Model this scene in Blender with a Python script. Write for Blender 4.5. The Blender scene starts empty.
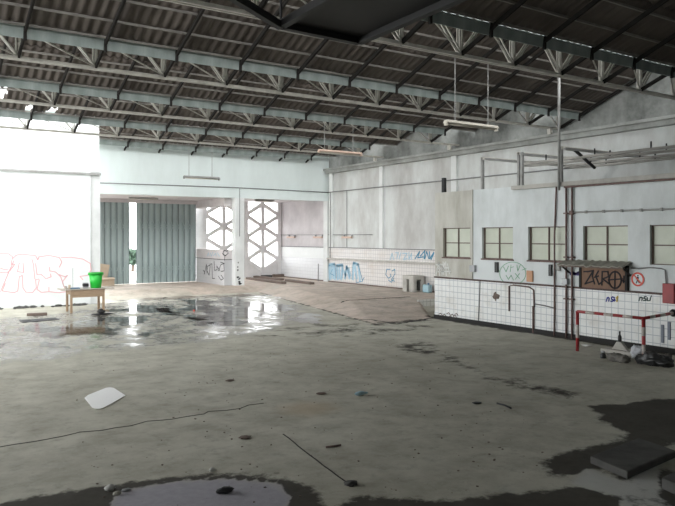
import bpy, bmesh, math, random
import numpy as np
from mathutils import Vector, Matrix, noise
random.seed(7)
SC = bpy.context.scene
COL = SC.collection
PI = math.pi

# ------------------------------------------------------------------ survey helpers
F, YAW, Y0, H = 682.4, math.radians(33.29), 236.4, 2.2      # focal length, heading, horizon row, eye height
_s, _c = math.sin(YAW), math.cos(YAW)
def ray(x, y):
    r = (x-337.5)/F; u = (Y0-y)/F
    return Vector((r*_c+_s, -r*_s+_c, u))
def atX(x, y, X): d = ray(x, y); return d*(X/d.x)+Vector((0, 0, H))
def atY(x, y, Y): d = ray(x, y); return d*(Y/d.y)+Vector((0, 0, H))
def atZ(x, y, Z=0.0): d = ray(x, y); return d*((Z-H)/d.z)+Vector((0, 0, H))

# ------------------------------------------------------------------ materials
def mat(name, col, rough=.6, metal=0.0, var=.15, scale=3.0, bump=0.0, col2=None, lo=.35, hi=.7, spec=.5, streak=None):
    m = bpy.data.materials.new(name); m.use_nodes = True
    nt = m.node_tree; b = nt.nodes['Principled BSDF']
    b.inputs['Roughness'].default_value = rough; b.inputs['Metallic'].default_value = metal
    b.inputs['Specular IOR Level'].default_value = spec
    tc = nt.nodes.new('ShaderNodeTexCoord'); mp = nt.nodes.new('ShaderNodeMapping')
    if streak: mp.inputs['Scale'].default_value = streak
    nt.links.new(tc.outputs['Object'], mp.inputs['Vector'])
    n = nt.nodes.new('ShaderNodeTexNoise'); n.inputs['Scale'].default_value = scale; n.inputs['Detail'].default_value = 8
    n.inputs['Roughness'].default_value = .65
    nt.links.new(mp.outputs[0], n.inputs['Vector'])
    rp = nt.nodes.new('ShaderNodeValToRGB')
    c2 = col2 or tuple(v*(1-var) for v in col)
    rp.color_ramp.elements[0].position = lo; rp.color_ramp.elements[1].position = hi
    rp.color_ramp.elements[0].color = (*c2, 1); rp.color_ramp.elements[1].color = (*col, 1)
    nt.links.new(n.outputs['Fac'], rp.inputs['Fac']); nt.links.new(rp.outputs['Color'], b.inputs['Base Color'])
    if bump:
        bp = nt.nodes.new('ShaderNodeBump'); bp.inputs['Strength'].default_value = bump; bp.inputs['Distance'].default_value = .02
        nt.links.new(n.outputs['Fac'], bp.inputs['Height']); nt.links.new(bp.outputs[0], b.inputs['Normal'])
    return m

def tile_mat(name, col, grout, axis, size=.15, dirt=(.45, .42, .36), mort=.007):
    """square glazed tiles; axis 'x' = wall whose normal is X, 'y' = wall whose normal is Y"""
    m = bpy.data.materials.new(name); m.use_nodes = True; nt = m.node_tree; b = nt.nodes['Principled BSDF']
    tc = nt.nodes.new('ShaderNodeTexCoord'); sp = nt.nodes.new('ShaderNodeSeparateXYZ'); cb = nt.nodes.new('ShaderNodeCombineXYZ')
    nt.links.new(tc.outputs['Object'], sp.inputs[0])
    nt.links.new(sp.outputs[1 if axis == 'x' else 0], cb.inputs[0]); nt.links.new(sp.outputs[2], cb.inputs[1])
    br = nt.nodes.new('ShaderNodeTexBrick'); br.offset = 0; br.squash = 1
    br.inputs['Scale'].default_value = 1; br.inputs['Brick Width'].default_value = size; br.inputs['Row Height'].default_value = size
    br.inputs['Mortar Size'].default_value = mort; br.inputs['Mortar Smooth'].default_value = .2
    br.inputs['Color1'].default_value = (*col, 1); br.inputs['Color2'].default_value = (*[v*.95 for v in col], 1); br.inputs['Mortar'].default_value = (*grout, 1)
    nt.links.new(cb.outputs[0], br.inputs['Vector'])
    n = nt.nodes.new('ShaderNodeTexNoise'); n.inputs['Scale'].default_value = 1.6; n.inputs['Detail'].default_value = 9; n.inputs['Roughness'].default_value = .7
    nt.links.new(tc.outputs['Object'], n.inputs['Vector'])
    rp = nt.nodes.new('ShaderNodeValToRGB'); rp.color_ramp.elements[0].position = .5; rp.color_ramp.elements[1].position = .78
    rp.color_ramp.elements[1].color = (.7, .7, .7, 1)
    nt.links.new(n.outputs['Fac'], rp.inputs['Fac'])
    mx = nt.nodes.new('ShaderNodeMixRGB'); mx.inputs['Color2'].default_value = (*dirt, 1)
    nt.links.new(rp.outputs['Color'], mx.inputs['Fac']); nt.links.new(br.outputs['Color'], mx.inputs['Color1']); nt.links.new(mx.outputs[0], b.inputs['Base Color'])
    b.inputs['Roughness'].default_value = .35
    return m

M = {}
M['white']   = mat('white_plaster', (.79, .815, .81), .8, var=.09, scale=1.3)
M['fascia']  = mat('pale_plaster', (.69, .755, .745), .8, col2=(.61, .67, .655), scale=1.2, streak=(1, 1, .25))
M['column']  = mat('column_plaster', (.72, .735, .725), .8, var=.15, scale=2)
M['rwall']   = mat('grimy_plaster', (.58, .60, .585), .85, col2=(.41, .40, .385), scale=.9, lo=.35, hi=.62, streak=(1, 1, .45), bump=.05)
M['baywall'] = mat('bay_plaster', (.62, .59, .595), .85, col2=(.45, .425, .435), scale=.9)
M['gable']   = mat('bare_concrete', (.29, .30, .285), .9, col2=(.085, .09, .083), scale=.75, lo=.36, hi=.63, bump=.1)
M['beam']    = mat('beam_concrete', (.35, .36, .34), .9, col2=(.21, .215, .20), scale=1.6)
M['ledge']   = mat('ledge_concrete', (.50, .48, .44), .85, var=.3, scale=3)
M['booth']   = mat('booth_paint', (.62, .655, .66), .6, col2=(.47, .50, .495), scale=1.3, lo=.28, hi=.55, streak=(1, 1, .4))
M['boothb']  = mat('booth_beige_paint', (.52, .515, .47), .65, col2=(.33, .31, .26), scale=1.5, lo=.3, hi=.6, streak=(1, 1, .3))
M['tile']    = tile_mat('booth_tiles', (.76, .77, .76), (.42, .45, .48), 'x', .15, (.42, .38, .31), .008)
M['rtile']   = tile_mat('hall_tiles', (.64, .615, .59), (.34, .325, .34), 'x', .15, (.50, .43, .37))
M['ytile']   = tile_mat('step_tiles', (.80, .80, .77), (.40, .40, .39), 'y', .15)
M['btile']   = tile_mat('bay_tiles', (.70, .715, .73), (.52, .53, .55), 'x', .15, (.66, .66, .67))
M['ltile']   = tile_mat('low_wall_tiles', (.58, .57, .58), (.46, .46, .47), 'x', .15, (.48, .46, .46))
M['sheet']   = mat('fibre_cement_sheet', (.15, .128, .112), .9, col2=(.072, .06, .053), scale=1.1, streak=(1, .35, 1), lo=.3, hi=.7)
M['steel']   = mat('pale_painted_steel', (.66, .635, .575), .5, col2=(.42, .40, .36), scale=4)
M['steeld']  = mat('dark_rafter_steel', (.028, .026, .024), .85, var=.3, spec=.1)
M['purlin']  = mat('purlin_steel', (.26, .245, .22), .6, var=.35, scale=5)
M['gutter']  = mat('green_grey_gutter', (.28, .32, .305), .6, col2=(.18, .215, .20), scale=2.5, streak=(1.5, 1, .3))
M['shutter'] = mat('green_grey_shutter', (.37, .45, .45), .5, col2=(.30, .37, .37), scale=2, streak=(2, 1, .3))
M['shutd']   = mat('shutter_dark', (.10, .13, .135), .6)
M['lattice'] = mat('lattice_concrete', (.80, .79, .79), .85, col2=(.70, .69, .69), scale=3)
M['lintel']  = mat('lintel_concrete', (.62, .58, .58), .9, var=.15)
M['dark']    = mat('black_dirt', (.022, .021, .02), .85)
M['trimred'] = mat('dark_red_trim', (.10, .055, .05), .7, col2=(.05, .035, .03), scale=6)
M['pipe']    = mat('rusty_pipe', (.20, .13, .115), .65, col2=(.10, .06, .055), scale=8)
M['pipeg']   = mat('grey_pipe', (.34, .345, .335), .5, col2=(.24, .235, .22), scale=6)
M['conduit'] = mat('thin_conduit', (.19, .19, .19), .6)
M['pane']    = mat('cream_boarded_pane', (.60, .63, .535), .5, col2=(.50, .53, .44), scale=1.8)
M['muntin']  = mat('brown_muntin', (.15, .105, .085), .6)
M['reveal']  = mat('window_reveal', (.30, .33, .34), .7, var=.3)
M['wood']    = mat('desk_wood', (.40, .29, .19), .55, col2=(.30, .21, .135), scale=5, streak=(1, 1, 6))
M['woodtop'] = mat('desk_top', (.46, .41, .35), .5, var=.2, scale=5)
M['cardb']   = mat('cardboard', (.55, .45, .34), .85, var=.15)
M['green']   = mat('green_plastic', (.015, .50, .045), .4, var=.12)
M['greend']  = mat('green_plastic_rim', (.01, .36, .03), .4)
M['black']   = mat('black_plastic', (.015, .015, .017), .45)
M['blackst'] = mat('black_steel', (.010, .010, .011), .6, var=.4, scale=4)
M['bluep']   = mat('blue_plastic', (.10, .19, .29), .5)
M['strip']   = mat('blue_grey_strip', (.17, .19, .24), .6)
M['ltblue']  = mat('light_blue_plastic', (.38, .56, .63), .35)
M['metal']   = mat('grey_metal', (.36, .37, .38), .4, metal=.4)
M['iron']    = mat('cast_iron_grate', (.12, .12, .125), .6)
M['sunpatch']   = mat('sun_patch_white', (.97, .97, .97), .7, var=.01)
M['stone']   = mat('pale_stone', (.60, .60, .57), .8)
M['scrap']   = mat('brown_scrap', (.16, .12, .10), .8)
M['red']     = mat('red_paint', (.36, .03, .035), .5, var=.35, scale=5)
M['whitep']  = mat('white_paint', (.60, .58, .55), .6, col2=(.33, .27, .24), scale=9)
M['signred'] = mat('sign_red', (.60, .06, .03), .5, var=.05)
M['signw']   = mat('sign_white', (.62, .65, .66), .5, var=.05)
M['bag']     = mat('black_bag', (.030, .031, .031), .42, var=.5, scale=7)
M['bagg']    = mat('grey_bag', (.17, .16, .14), .6, var=.5, scale=6)
M['wrap']    = mat('white_wrap', (.58, .60, .64), .5, var=.3, scale=8)
M['board']   = mat('brown_board', (.235, .135, .085), .7, col2=(.17, .095, .06), scale=3, streak=(1, 3, 1))
M['canopy']  = mat('canopy_sheet', (.38, .37, .32), .85, var=.35, scale=5)
M['orange']  = mat('tan_orange_plate', (.58, .33, .20), .7, var=.12)
M['tube']    = mat('lamp_white', (.62, .58, .50), .5, var=.1)
M['pinkl']   = mat('faded_orange', (.62, .46, .37), .6)
M['sred']    = mat('spray_red', (.76, .42, .45), .8, var=.05)
M['sblack']  = mat('spray_black', (.018, .018, .022), .8)
M['sblue']   = mat('spray_blue', (.07, .25, .40), .8)
M['slblue']  = mat('spray_light_blue', (.36, .52, .62), .8, var=.12, scale=3)
M['snavy']   = mat('spray_navy', (.035, .04, .33), .8)
M['syell']   = mat('spray_yellow', (.60, .45, .12), .8)
M['sgreen']  = mat('spray_green', (.16, .40, .22), .8)
M['swhite']  = mat('spray_white', (.68, .69, .67), .8)
M['spurp']   = mat('spray_purple', (.085, .06, .22), .8)
M['dgreen']  = mat('spray_dark_green', (.05, .085, .08), .8)
M['ground']  = mat('outside_paving', (.45, .45, .45), .9)
M['leaf']    = mat('tree_leaf', (.055, .10, .065), .8, var=.5, scale=4)
M['bark']    = mat('tree_bark', (.12, .09, .07), .9)
M['slab']    = mat('dark_slab', (.10, .098, .092), .85, var=.5, scale=4)

def water_mat(name='puddle_water', tint=(.80, .80, .82)):
    m = bpy.data.materials.new(name); m.use_nodes = True; nt = m.node_tree
    for n in list(nt.nodes): nt.nodes.remove(n)
    o = nt.nodes.new('ShaderNodeOutputMaterial'); mx = nt.nodes.new('ShaderNodeMixShader')
    t = nt.nodes.new('ShaderNodeBsdfTransparent'); t.inputs[0].default_value = (*tint, 1)
    g = nt.nodes.new('ShaderNodeBsdfGlossy'); g.inputs['Roughness'].default_value = .07
    fr = nt.nodes.new('ShaderNodeFresnel'); fr.inputs['IOR'].default_value = 1.36
    tc = nt.nodes.new('ShaderNodeTexCoord'); n = nt.nodes.new('ShaderNodeTexNoise'); n.inputs['Scale'].default_value = 2.2; n.inputs['Detail'].default_value = 3
    bp = nt.nodes.new('ShaderNodeBump'); bp.inputs['Strength'].default_value = .05; bp.inputs['Distance'].default_value = .05
    nt.links.new(tc.outputs['Object'], n.inputs['Vector']); nt.links.new(n.outputs['Fac'], bp.inputs['Height'])
    nt.links.new(bp.outputs[0], g.inputs['Normal'])
    nt.links.new(fr.outputs[0], mx.inputs[0]); nt.links.new(t.outputs[0], mx.inputs[1]); nt.links.new(g.outputs[0], mx.inputs[2])
    nt.links.new(mx.outputs[0], o.inputs[0])
    return m
M['water'] = water_mat()

def floor_mat():
    m = bpy.data.materials.new('stained_concrete_floor'); m.use_nodes = True; nt = m.node_tree; b = nt.nodes['Principled BSDF']
    L = nt.links.new; N = nt.nodes.new
    tc = N('ShaderNodeTexCoord')
    def nz(scale, detail=8, rough=.65, sc=None):
        n = N('ShaderNodeTexNoise'); n.inputs['Scale'].default_value = scale; n.inputs['Detail'].default_value = detail; n.inputs['Roughness'].default_value = rough
        if sc:
            mp = N('ShaderNodeMapping'); mp.inputs['Scale'].default_value = sc; L(tc.outputs['Object'], mp.inputs[0]); L(mp.outputs[0], n.inputs['Vector'])
        else: L(tc.outputs['Object'], n.inputs['Vector'])
        return n.outputs['Fac']
    def ramp(src, p0, c0, p1, c1):
        r = N('ShaderNodeValToRGB'); e = r.color_ramp.elements
        e[0].position = p0; e[0].color = (*c0, 1); e[1].position = p1; e[1].color = (*c1, 1); L(src, r.inputs[0]); return r.outputs[0]
    def mixc(f, a, bb):
        x = N('ShaderNodeMixRGB'); 
        for i, v in ((0, f), (1, a), (2, bb)):
            if isinstance(v, tuple): x.inputs[i].default_value = (*v, 1)
            elif isinstance(v, float): x.inputs[i].default_value = v
            else: L(v, x.inputs[i])
        return x.outputs[0]
    def math_(op, a, bb):
        x = N('ShaderNodeMath'); x.operation = op
        for i, v in ((0, a), (1, bb)):
            if isinstance(v, (int, float)): x.inputs[i].default_value = v
            else: L(v, x.inputs[i])
        return x.outputs[0]
    def attr(n):
        a = N('ShaderNodeAttribute'); a.attribute_name = n; return a.outputs['Fac']
    big = nz(.35, 6); mid = nz(1.7, 9, .7); fine = nz(14, 6, .7); speck = nz(55, 3, .6)
    base = ramp(big, .3, (.45, .435, .365), .7, (.56, .55, .475))
    sal = ramp(big, .3, (.50, .41, .345), .7, (.60, .515, .46))
    base = mixc(attr('salmon'), base, sal)
    base = mixc(ramp(mid, .40, (0, 0, 0), .70, (.75, .75, .75)), base, (.27, .25, .20))
    base = mixc(ramp(nz(4.2, 9, .75), .52, (0, 0, 0), .72, (.55, .55, .55)), base, (.17, .16, .135))
    base = mixc(ramp(nz(.8, 9, .75), .56, (0, 0, 0), .70, (.45, .45, .45)), base, (.50, .50, .45))
    base = mixc(attr('orange'), base, (.46, .37, .26))
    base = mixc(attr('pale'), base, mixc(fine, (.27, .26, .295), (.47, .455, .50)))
    base = mixc(attr('dust'), base, (.55, .56, .55))
    wob = math_('ADD', math_('MULTIPLY', math_('SUBTRACT', mid, .5), 1.5), math_('MULTIPLY', math_('SUBTRACT', nz(5.5, 8, .7), .5), .9))
    dm = ramp(math_('ADD', attr('damp'), wob), .38, (0, 0, 0), .62, (1, 1, 1))
    base = mixc(math_('MULTIPLY', dm, .88), base, mixc(fine, (.016, .014, .013), (.055, .050, .045)))
    wt = ramp(math_('ADD', attr('wet'), wob), .38, (0, 0, 0), .62, (1, 1, 1))
    base = mixc(math_('MULTIPLY', wt, .65), base, (.115, .103, .095))
    base = mixc(ramp(speck, .66, (0, 0, 0), .74, (.75, .75, .75)), base, (.06, .055, .05))
    L(base, b.inputs['Base Color'])
    sp_ = math_('ADD', math_('SUBTRACT', .28, math_('MULTIPLY', dm, .24)), math_('MULTIPLY', wt, .22)); L(sp_, b.inputs['Specular IOR Level'])
    rr = math_('SUBTRACT', .78, math_('MULTIPLY', wt, .54)); rr = math_('SUBTRACT', rr, math_('MULTIPLY', dm, .06))
    L(rr, b.inputs['Roughness'])
    bp = N('ShaderNodeBump'); bp.inputs['Strength'].default_value = .25; bp.inputs['Distance'].default_value = .015
    L(math_('ADD', math_('MULTIPLY', mid, .6), math_('MULTIPLY', fine, .4)), bp.inputs['Height']); L(bp.outputs[0], b.inputs['Normal'])
    return m
M['floor'] = floor_mat()

# ------------------------------------------------------------------ mesh builder
class MB:
    def __init__(s): s.v = []; s.f = []
    def add(s, vs, fs):
        o = len(s.v); s.v += [tuple(v) for v in vs]; s.f += [tuple(i+o for i in f) for f in fs]; return s
    def box(s, c, d, R=None):
        c = Vector(c); hx, hy, hz = d[0]/2, d[1]/2, d[2]/2
        vs = [Vector((x, y, z)) for x in (-hx, hx) for y in (-hy, hy) for z in (-hz, hz)]
        if R is not None: vs = [R @ v for v in vs]
        return s.add([v+c for v in vs], [(0, 1, 3, 2), (4, 6, 7, 5), (0, 4, 5, 1), (2, 3, 7, 6), (0, 2, 6, 4), (1, 5, 7, 3)])
    def span(s, a, b):
        return s.box([(a[i]+b[i])/2 for i in range(3)], [abs(b[i]-a[i]) for i in range(3)])
    def bar(s, p, q, w, h, up=(0, 0, 1)):
        p, q = Vector(p), Vector(q); d = (q-p).normalized(); u = Vector(up)
        if abs(d.dot(u)) > .98: u = Vector((0, 1, 0)) if abs(d.y) < .9 else Vector((1, 0, 0))
        r = d.cross(u).normalized(); u = r.cross(d).normalized()
        vs = [e+r*a*w/2+u*b*h/2 for e in (p, q) for a, b in ((-1, -1), (1, -1), (1, 1), (-1, 1))]
        return s.add(vs, [(3, 2, 1, 0), (4, 5, 6, 7), (0, 1, 5, 4), (1, 2, 6, 5), (2, 3, 7, 6), (3, 0, 4, 7)])
    def tube(s, pts, r, n=8):
        pts = [Vector(p) for p in pts]; rings = []
        for i, p in enumerate(pts):
            d = (pts[min(i+1, len(pts)-1)]-pts[max(i-1, 0)]).normalized()
            u = Vector((0, 0, 1)) if abs(d.z) < .9 else Vector((1, 0, 0))
            a = d.cross(u).normalized(); b = d.cross(a).normalized()
            rings.append([p+(a*math.cos(2*PI*k/n)+b*math.sin(2*PI*k/n))*r for k in range(n)])
        vs = [v for rg in rings for v in rg]; fs = []
        for i in range(len(pts)-1):
            for k in range(n): fs.append((i*n+k, i*n+(k+1) % n, (i+1)*n+(k+1) % n, (i+1)*n+k))
        fs.append(tuple(range(n-1, -1, -1))); fs.append(tuple((len(pts)-1)*n+k for k in range(n)))
        return s.add(vs, fs)
    def lathe(s, prof, c=(0, 0, 0), n=20):
        vs = []; fs = []; m = len(prof)
        for (r, z) in prof:
            for k in range(n): vs.append((c[0]+r*math.cos(2*PI*k/n), c[1]+r*math.sin(2*PI*k/n), c[2]+z))
        for i in range(m-1):
            for k in range(n): fs.append((i*n+k, i*n+(k+1) % n, (i+1)*n+(k+1) % n, (i+1)*n+k))
        if prof[0][0] > 1e-4: fs.append(tuple(range(n-1, -1, -1)))
        if prof[-1][0] > 1e-4: fs.append(tuple((m-1)*n+k for k in range(n)))
        return s.add(vs, fs)
    def prism(s, poly, axis, a, b):
        """poly = 2-D outline in the two other axes, extruded along axis from a to b"""
        def P(u, v, w):
            return {'x': (w, u, v), 'y': (u, w, v), 'z': (u, v, w)}[axis]
        n = len(poly)
        vs = [P(u, v, a) for u, v in poly]+[P(u, v, b) for u, v in poly]
        fs = [tuple(range(n-1, -1, -1)), tuple(range(n, 2*n))]+[(i, (i+1) % n, (i+1) % n+n, i+n) for i in range(n)]
        return s.add(vs, fs)
    def blob(s, c, d, seed=0, amp=.25, n=14, m=9, fr=2.2, flat=-1):
        vs = []; fs = []
        for i in range(m+1):
            th = PI*i/m
            for k in range(n):
                ph = 2*PI*k/n
                v = Vector((math.sin(th)*math.cos(ph), math.sin(th)*math.sin(ph), math.cos(th)))
                q = 1+amp*noise.noise(v*fr+Vector((seed*7.3, seed*3.1, 0)))*2
                p = Vector((v.x*d[0]*q, v.y*d[1]*q, max(v.z, flat)*d[2]*q))
                vs.append(p+Vector(c))
        for i in range(m):
            for k in range(n): fs.append((i*n+k, (i+1)*n+k, (i+1)*n+(k+1) % n, i*n+(k+1) % n))
        return s.add(vs, fs)
    def mesh(s, name, m, smooth=False):
        me = bpy.data.meshes.new(name); me.from_pydata(s.v, [], s.f)
        bm = bmesh.new(); bm.from_mesh(me); bmesh.ops.recalc_face_normals(bm, faces=bm.faces); bm.to_mesh(me); bm.free()
        me.materials.append(M[m] if isinstance(m, str) else m)
        if smooth:
            for p in me.polygons: p.use_smooth = True
        return me
    def build(s, name, m, parent=None, smooth=False, loc=None, bevel=0):
        """vertices are given in world coordinates (or in the parent's when loc is None and parent sits at the origin)"""
        off = Vector(parent['_o']) if parent is not None and '_o' in parent else Vector((0, 0, 0))
        if off.length: s.v = [tuple(Vector(v)-off) for v in s.v]
        o = bpy.data.objects.new(name, s.mesh(name, m, smooth)); COL.objects.link(o)
        if parent is not None: o.parent = parent; 
        if parent is not None and '_o' in parent: o['_o'] = tuple(off)
        if loc is not None: o.location = loc
        if bevel:
            bv = o.modifiers.new('bevel', 'BEVEL'); bv.width = bevel; bv.segments = 2; bv.limit_method = 'ANGLE'
        return o

def tag(o, label, cat, group=None, kind=None):
    o['label'] = label; o['category'] = cat
    if group: o['group'] = group
    if kind: o['kind'] = kind
    return o
def thing(name, loc, label, cat, group=None):
    o = bpy.data.objects.new(name, None); COL.objects.link(o); o.location = loc; o['_o'] = tuple(loc); o.empty_display_size = .1
    return tag(o, label, cat, group)
def struct(o, label=None, cat='wall'):
    o['kind'] = 'structure'
    if label: o['label'] = label
    o['category'] = cat
    return o

# ------------------------------------------------------------------ floor
BX = lambda Y: 10.3+.19*(Y-15)                                     # foot of the raised area's side ramp
def sst(t): t = np.clip(t, 0, 1); return t*t*(3-2*t)
def height(X, Y):
    near = np.clip((Y-13.5)/(17.3-13.5), 0, 1)
    side = np.clip((X-BX(Y))/1.1, 0, 1)
    h = .22*np.minimum(near, side)
    right = (X-12.2)*3.2-(Y-14.0)*2.2 > 0                           # beyond the ramp's right edge the raised floor ends in a step
    h = np.where(right, np.where(Y < 16.4, 0, .22), h)
    h = np.maximum(h, .22*np.clip((Y-24.2)/.95, 0, 1))
    return h
POLY = {
 'damp1': [(9.58,5.25),(8.94,5.24),(8.34,5.37),(7.6,5.6),(7.12,5.11),(6.92,4.64),(6.46,4.49),(5.72,4.57),(5.27,4.39),(5.04,4.12),(5.35,4.05),(5.96,4.05),(6.7,4.09),(7.47,4.09)],
 'damp2': [(8.76,9.79),(8.64,8.86),(8.04,7.58),(8.24,6.59),(7.89,5.66),(7.6,5.9),(7.5,6.98),(7.75,8.05),(8.1,9.06)],
 'olive': [(7.4,15.2),(8.4,14.6),(10.0,15.2),(10.3,13.3),(11.6,13.4),(11.2,12.6),(9.4,11.9),(7.6,12.6),(6.6,13.4)],
 'damp3': [(8.67,11.15),(9.5,10.93),(9.35,10.1),(8.38,9.64),(8.12,10.2)],
 'damp4': [(0.0,5.7),(0.52,5.99),(0.76,6.24),(0.99,6.24),(1.31,6.22),(1.63,6.15),(2.14,6.06),(2.72,5.8),(3.05,5.43),(3.07,5.01),(2.89,4.44),(1.5,4.2),(0,4.6)],
 'damp6': [(2.86,4.46),(3.26,4.78),(3.84,4.29),(4.68,3.95),(5.29,3.9),(5.91,3.81),(6.25,3.42),(5.26,2.0),(2.5,2.0)],
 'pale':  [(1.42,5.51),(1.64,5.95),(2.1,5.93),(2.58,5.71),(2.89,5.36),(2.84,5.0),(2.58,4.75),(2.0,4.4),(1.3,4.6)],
 'wet':   [(1.0,19.5),(2.55,20.5),(4.15,21.0),(6.38,24.0),(8.66,24.3),(10.4,24.2),(11.9,24.0),(12.0,22.0),(11.0,18.5),(9.7,15.7),(7.25,13.83),(5.26,13.08),(3.67,13.13),(2.2,12.85),(0.0,13.2),(-3,14),(-3,19)],
 'orange':[(4.19,7.72),(4.56,7.85),(4.86,7.59),(4.75,7.23),(4.31,7.17),(4.11,7.42)],
 'dust':  [(5.07,3.95),(5.55,4.12),(5.50,3.72),(5.62,3.72),(6.25,4.11),(6.5,4.0),(5.75,3.5),(5.45,3.3),(5.3,3.0),(4.61,3.1),(5.1,3.5)],
}
def sdf(px, py, poly):
    """signed distance to a polygon, inside negative"""
    P = np.array(poly); d = np.full(px.shape, 1e9); ins = np.zeros(px.shape, bool)
    for i in range(len(P)):
        a, b = P[i], P[(i+1) % len(P)]; e = b-a
        t = np.clip(((px-a[0])*e[0]+(py-a[1])*e[1])/(e@e), 0, 1)
        d = np.minimum(d, np.hypot(px-a[0]-t*e[0], py-a[1]-t*e[1]))
        c = (a[1] > py) != (b[1] > py)
        xx = a[0]+(py-a[1])*e[0]/(e[1] if e[1] else 1e-9)
        ins ^= c & (px < xx)
    return np.where(ins, -d, d)
def soft(d, w): return 1-sst((d+w)/(2*w))
def make_floor():
    xs = np.concatenate([np.arange(-7.2, 0, .4), np.arange(0, 16.35, .07)]); ys = np.concatenate([np.arange(-4.2, 3, .3), np.arange(3, 30.3, .07)])
    X, Y = np.meshgrid(xs, ys, indexing='ij'); Z = height(X, Y)
    nx, ny = X.shape
    V = np.stack([X, Y, Z], -1).reshape(-1, 3)
    i = np.arange(nx*ny).reshape(nx, ny)
    Fc = np.stack([i[:-1, :-1], i[1:, :-1], i[1:, 1:], i[:-1, 1:]], -1).reshape(-1, 4)
    me = bpy.data.meshes.new('floor'); me.vertices.add(len(V)); me.vertices.foreach_set('co', V.ravel())
    me.loops.add(Fc.size); me.loops.foreach_set('vertex_index', Fc.ravel()); me.polygons.add(len(Fc))
    me.polygons.foreach_set('loop_start', np.arange(0, Fc.size, 4)); me.update(calc_edges=True); me.validate()
    px, py = V[:, 0], V[:, 1]
    damp = np.zeros(len(V))
    for k in ('damp1', 'damp4', 'damp6'): damp = np.maximum(damp, soft(sdf(px, py, POLY[k]), .22))
    for k in ('damp2', 'damp3'): damp = np.maximum(damp, .52*soft(sdf(px, py, POLY[k]), .3))
    damp = np.maximum(damp, .40*soft(sdf(px, py, POLY['olive']), .4))
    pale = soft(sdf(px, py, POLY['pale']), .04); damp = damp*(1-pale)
    dust = soft(sdf(px, py, POLY['dust']), .05)*.7; damp = damp*(1-dust)
    # grime along the foot of the booth and along the foot of the ramp
    damp = np.maximum(damp, .8*soft(12.3-px-.22, .16)*(py < 14.2))
    d = np.abs(Z.ravel()-.012); damp = np.maximum(damp, .62*np.exp(-(d/.016)**2)*(px > 9.8)*(py < 24)*(Z.ravel() > .0005))
    sal = sst((Z.ravel()-.004)/.02)*(px > 9.5); sal = np.maximum(sal, .75*sst((py-23.6)/1.5))
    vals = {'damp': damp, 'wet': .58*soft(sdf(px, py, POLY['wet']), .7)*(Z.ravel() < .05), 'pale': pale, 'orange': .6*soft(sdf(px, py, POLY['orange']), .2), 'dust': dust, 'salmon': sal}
    for k, v in vals.items():
        a = me.attributes.new(k, 'FLOAT', 'POINT'); a.data.foreach_set('value', v.astype(np.float32))
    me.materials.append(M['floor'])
    o = bpy.data.objects.new('floor', me); COL.objects.link(o); return struct(o, cat='floor')
make_floor()

def puddle(name, poly, label, step=.06, z=.004, amp=1.7, fr=.55, ymax=24.15, bias=.28):
    P = np.array(poly); x0, y0 = P.min(0)-.3; x1, y1 = P.max(0)+.3; y1 = min(y1, ymax)
    xs = np.arange(x0, x1, step); ys = np.arange(y0, y1, step)
    X, Y = np.meshgrid(xs, ys, indexing='ij'); D = sdf(X.ravel(), Y.ravel(), poly)
    nn = np.array([noise.fractal(Vector((a*fr*1.6, b*fr, 3.3)), .8, 2.1, 5) for a, b in zip(X.ravel(), Y.ravel())])
    ok = ((np.maximum(D, -.45)+amp*nn+bias < 0) & (height(X.ravel(), Y.ravel()) < .003) & (X.ravel() < BX(Y.ravel()))).reshape(X.shape)
    idx = {}; vs = []; fs = []
    for i, j in zip(*np.nonzero(ok)):
        q = []
        for a, b in ((i, j), (i+1, j), (i+1, j+1), (i, j+1)):
            if (a, b) not in idx: idx[(a, b)] = len(vs); vs.append((x0+a*step, y0+b*step, z))
            q.append(idx[(a, b)])
        fs.append(tuple(q))
    m = MB(); m.add(vs, fs); o = m.build(name, 'water')
    return tag(o, label, 'puddle', kind='stuff')
puddle('puddle', [(6.09,24.1),(7.05,24.1),(8.0,24.1),(7.59,23.25),(6.34,19.59),(5.51,16.42),(4.63,14.99),(3.97,15.8),(2.89,14.64),(1.76,14.38),(0.6,14.6),(-1.5,15),(-1.5,18),(1.0,17.5),(2.08,17.4),(3.24,18.86),(4.3,19.04),(5.4,21.33)],
       'long shallow puddle on the left floor mirroring the gap between the shutters')
puddle('puddle', [(8.7,24.1),(10.14,24.1),(11.64,24.1),(12.2,23.8),(12.1,22.54),(10.95,21.5),(9.97,20.83),(10.6,19.22),(9.42,17.26),(7.9,16.82),(8.38,15.73),(7.81,14.92),(6.8,14.93),(6.4,15.12),(5.9,14.3),(5.8,15.0),(6.9,16.67),(7.6,18.8),(7.34,19.72),(8.1,22.03)],
       'broken puddle mid floor mirroring the bright hexagonal lattice screens')
puddle('puddle', [(9.14,16.4),(9.85,16.68),(9.75,15.61),(9.08,14.9),(8.5,15.0)], 'small grey puddle at the foot of the pinkish ramp', amp=.5, bias=.05)

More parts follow.
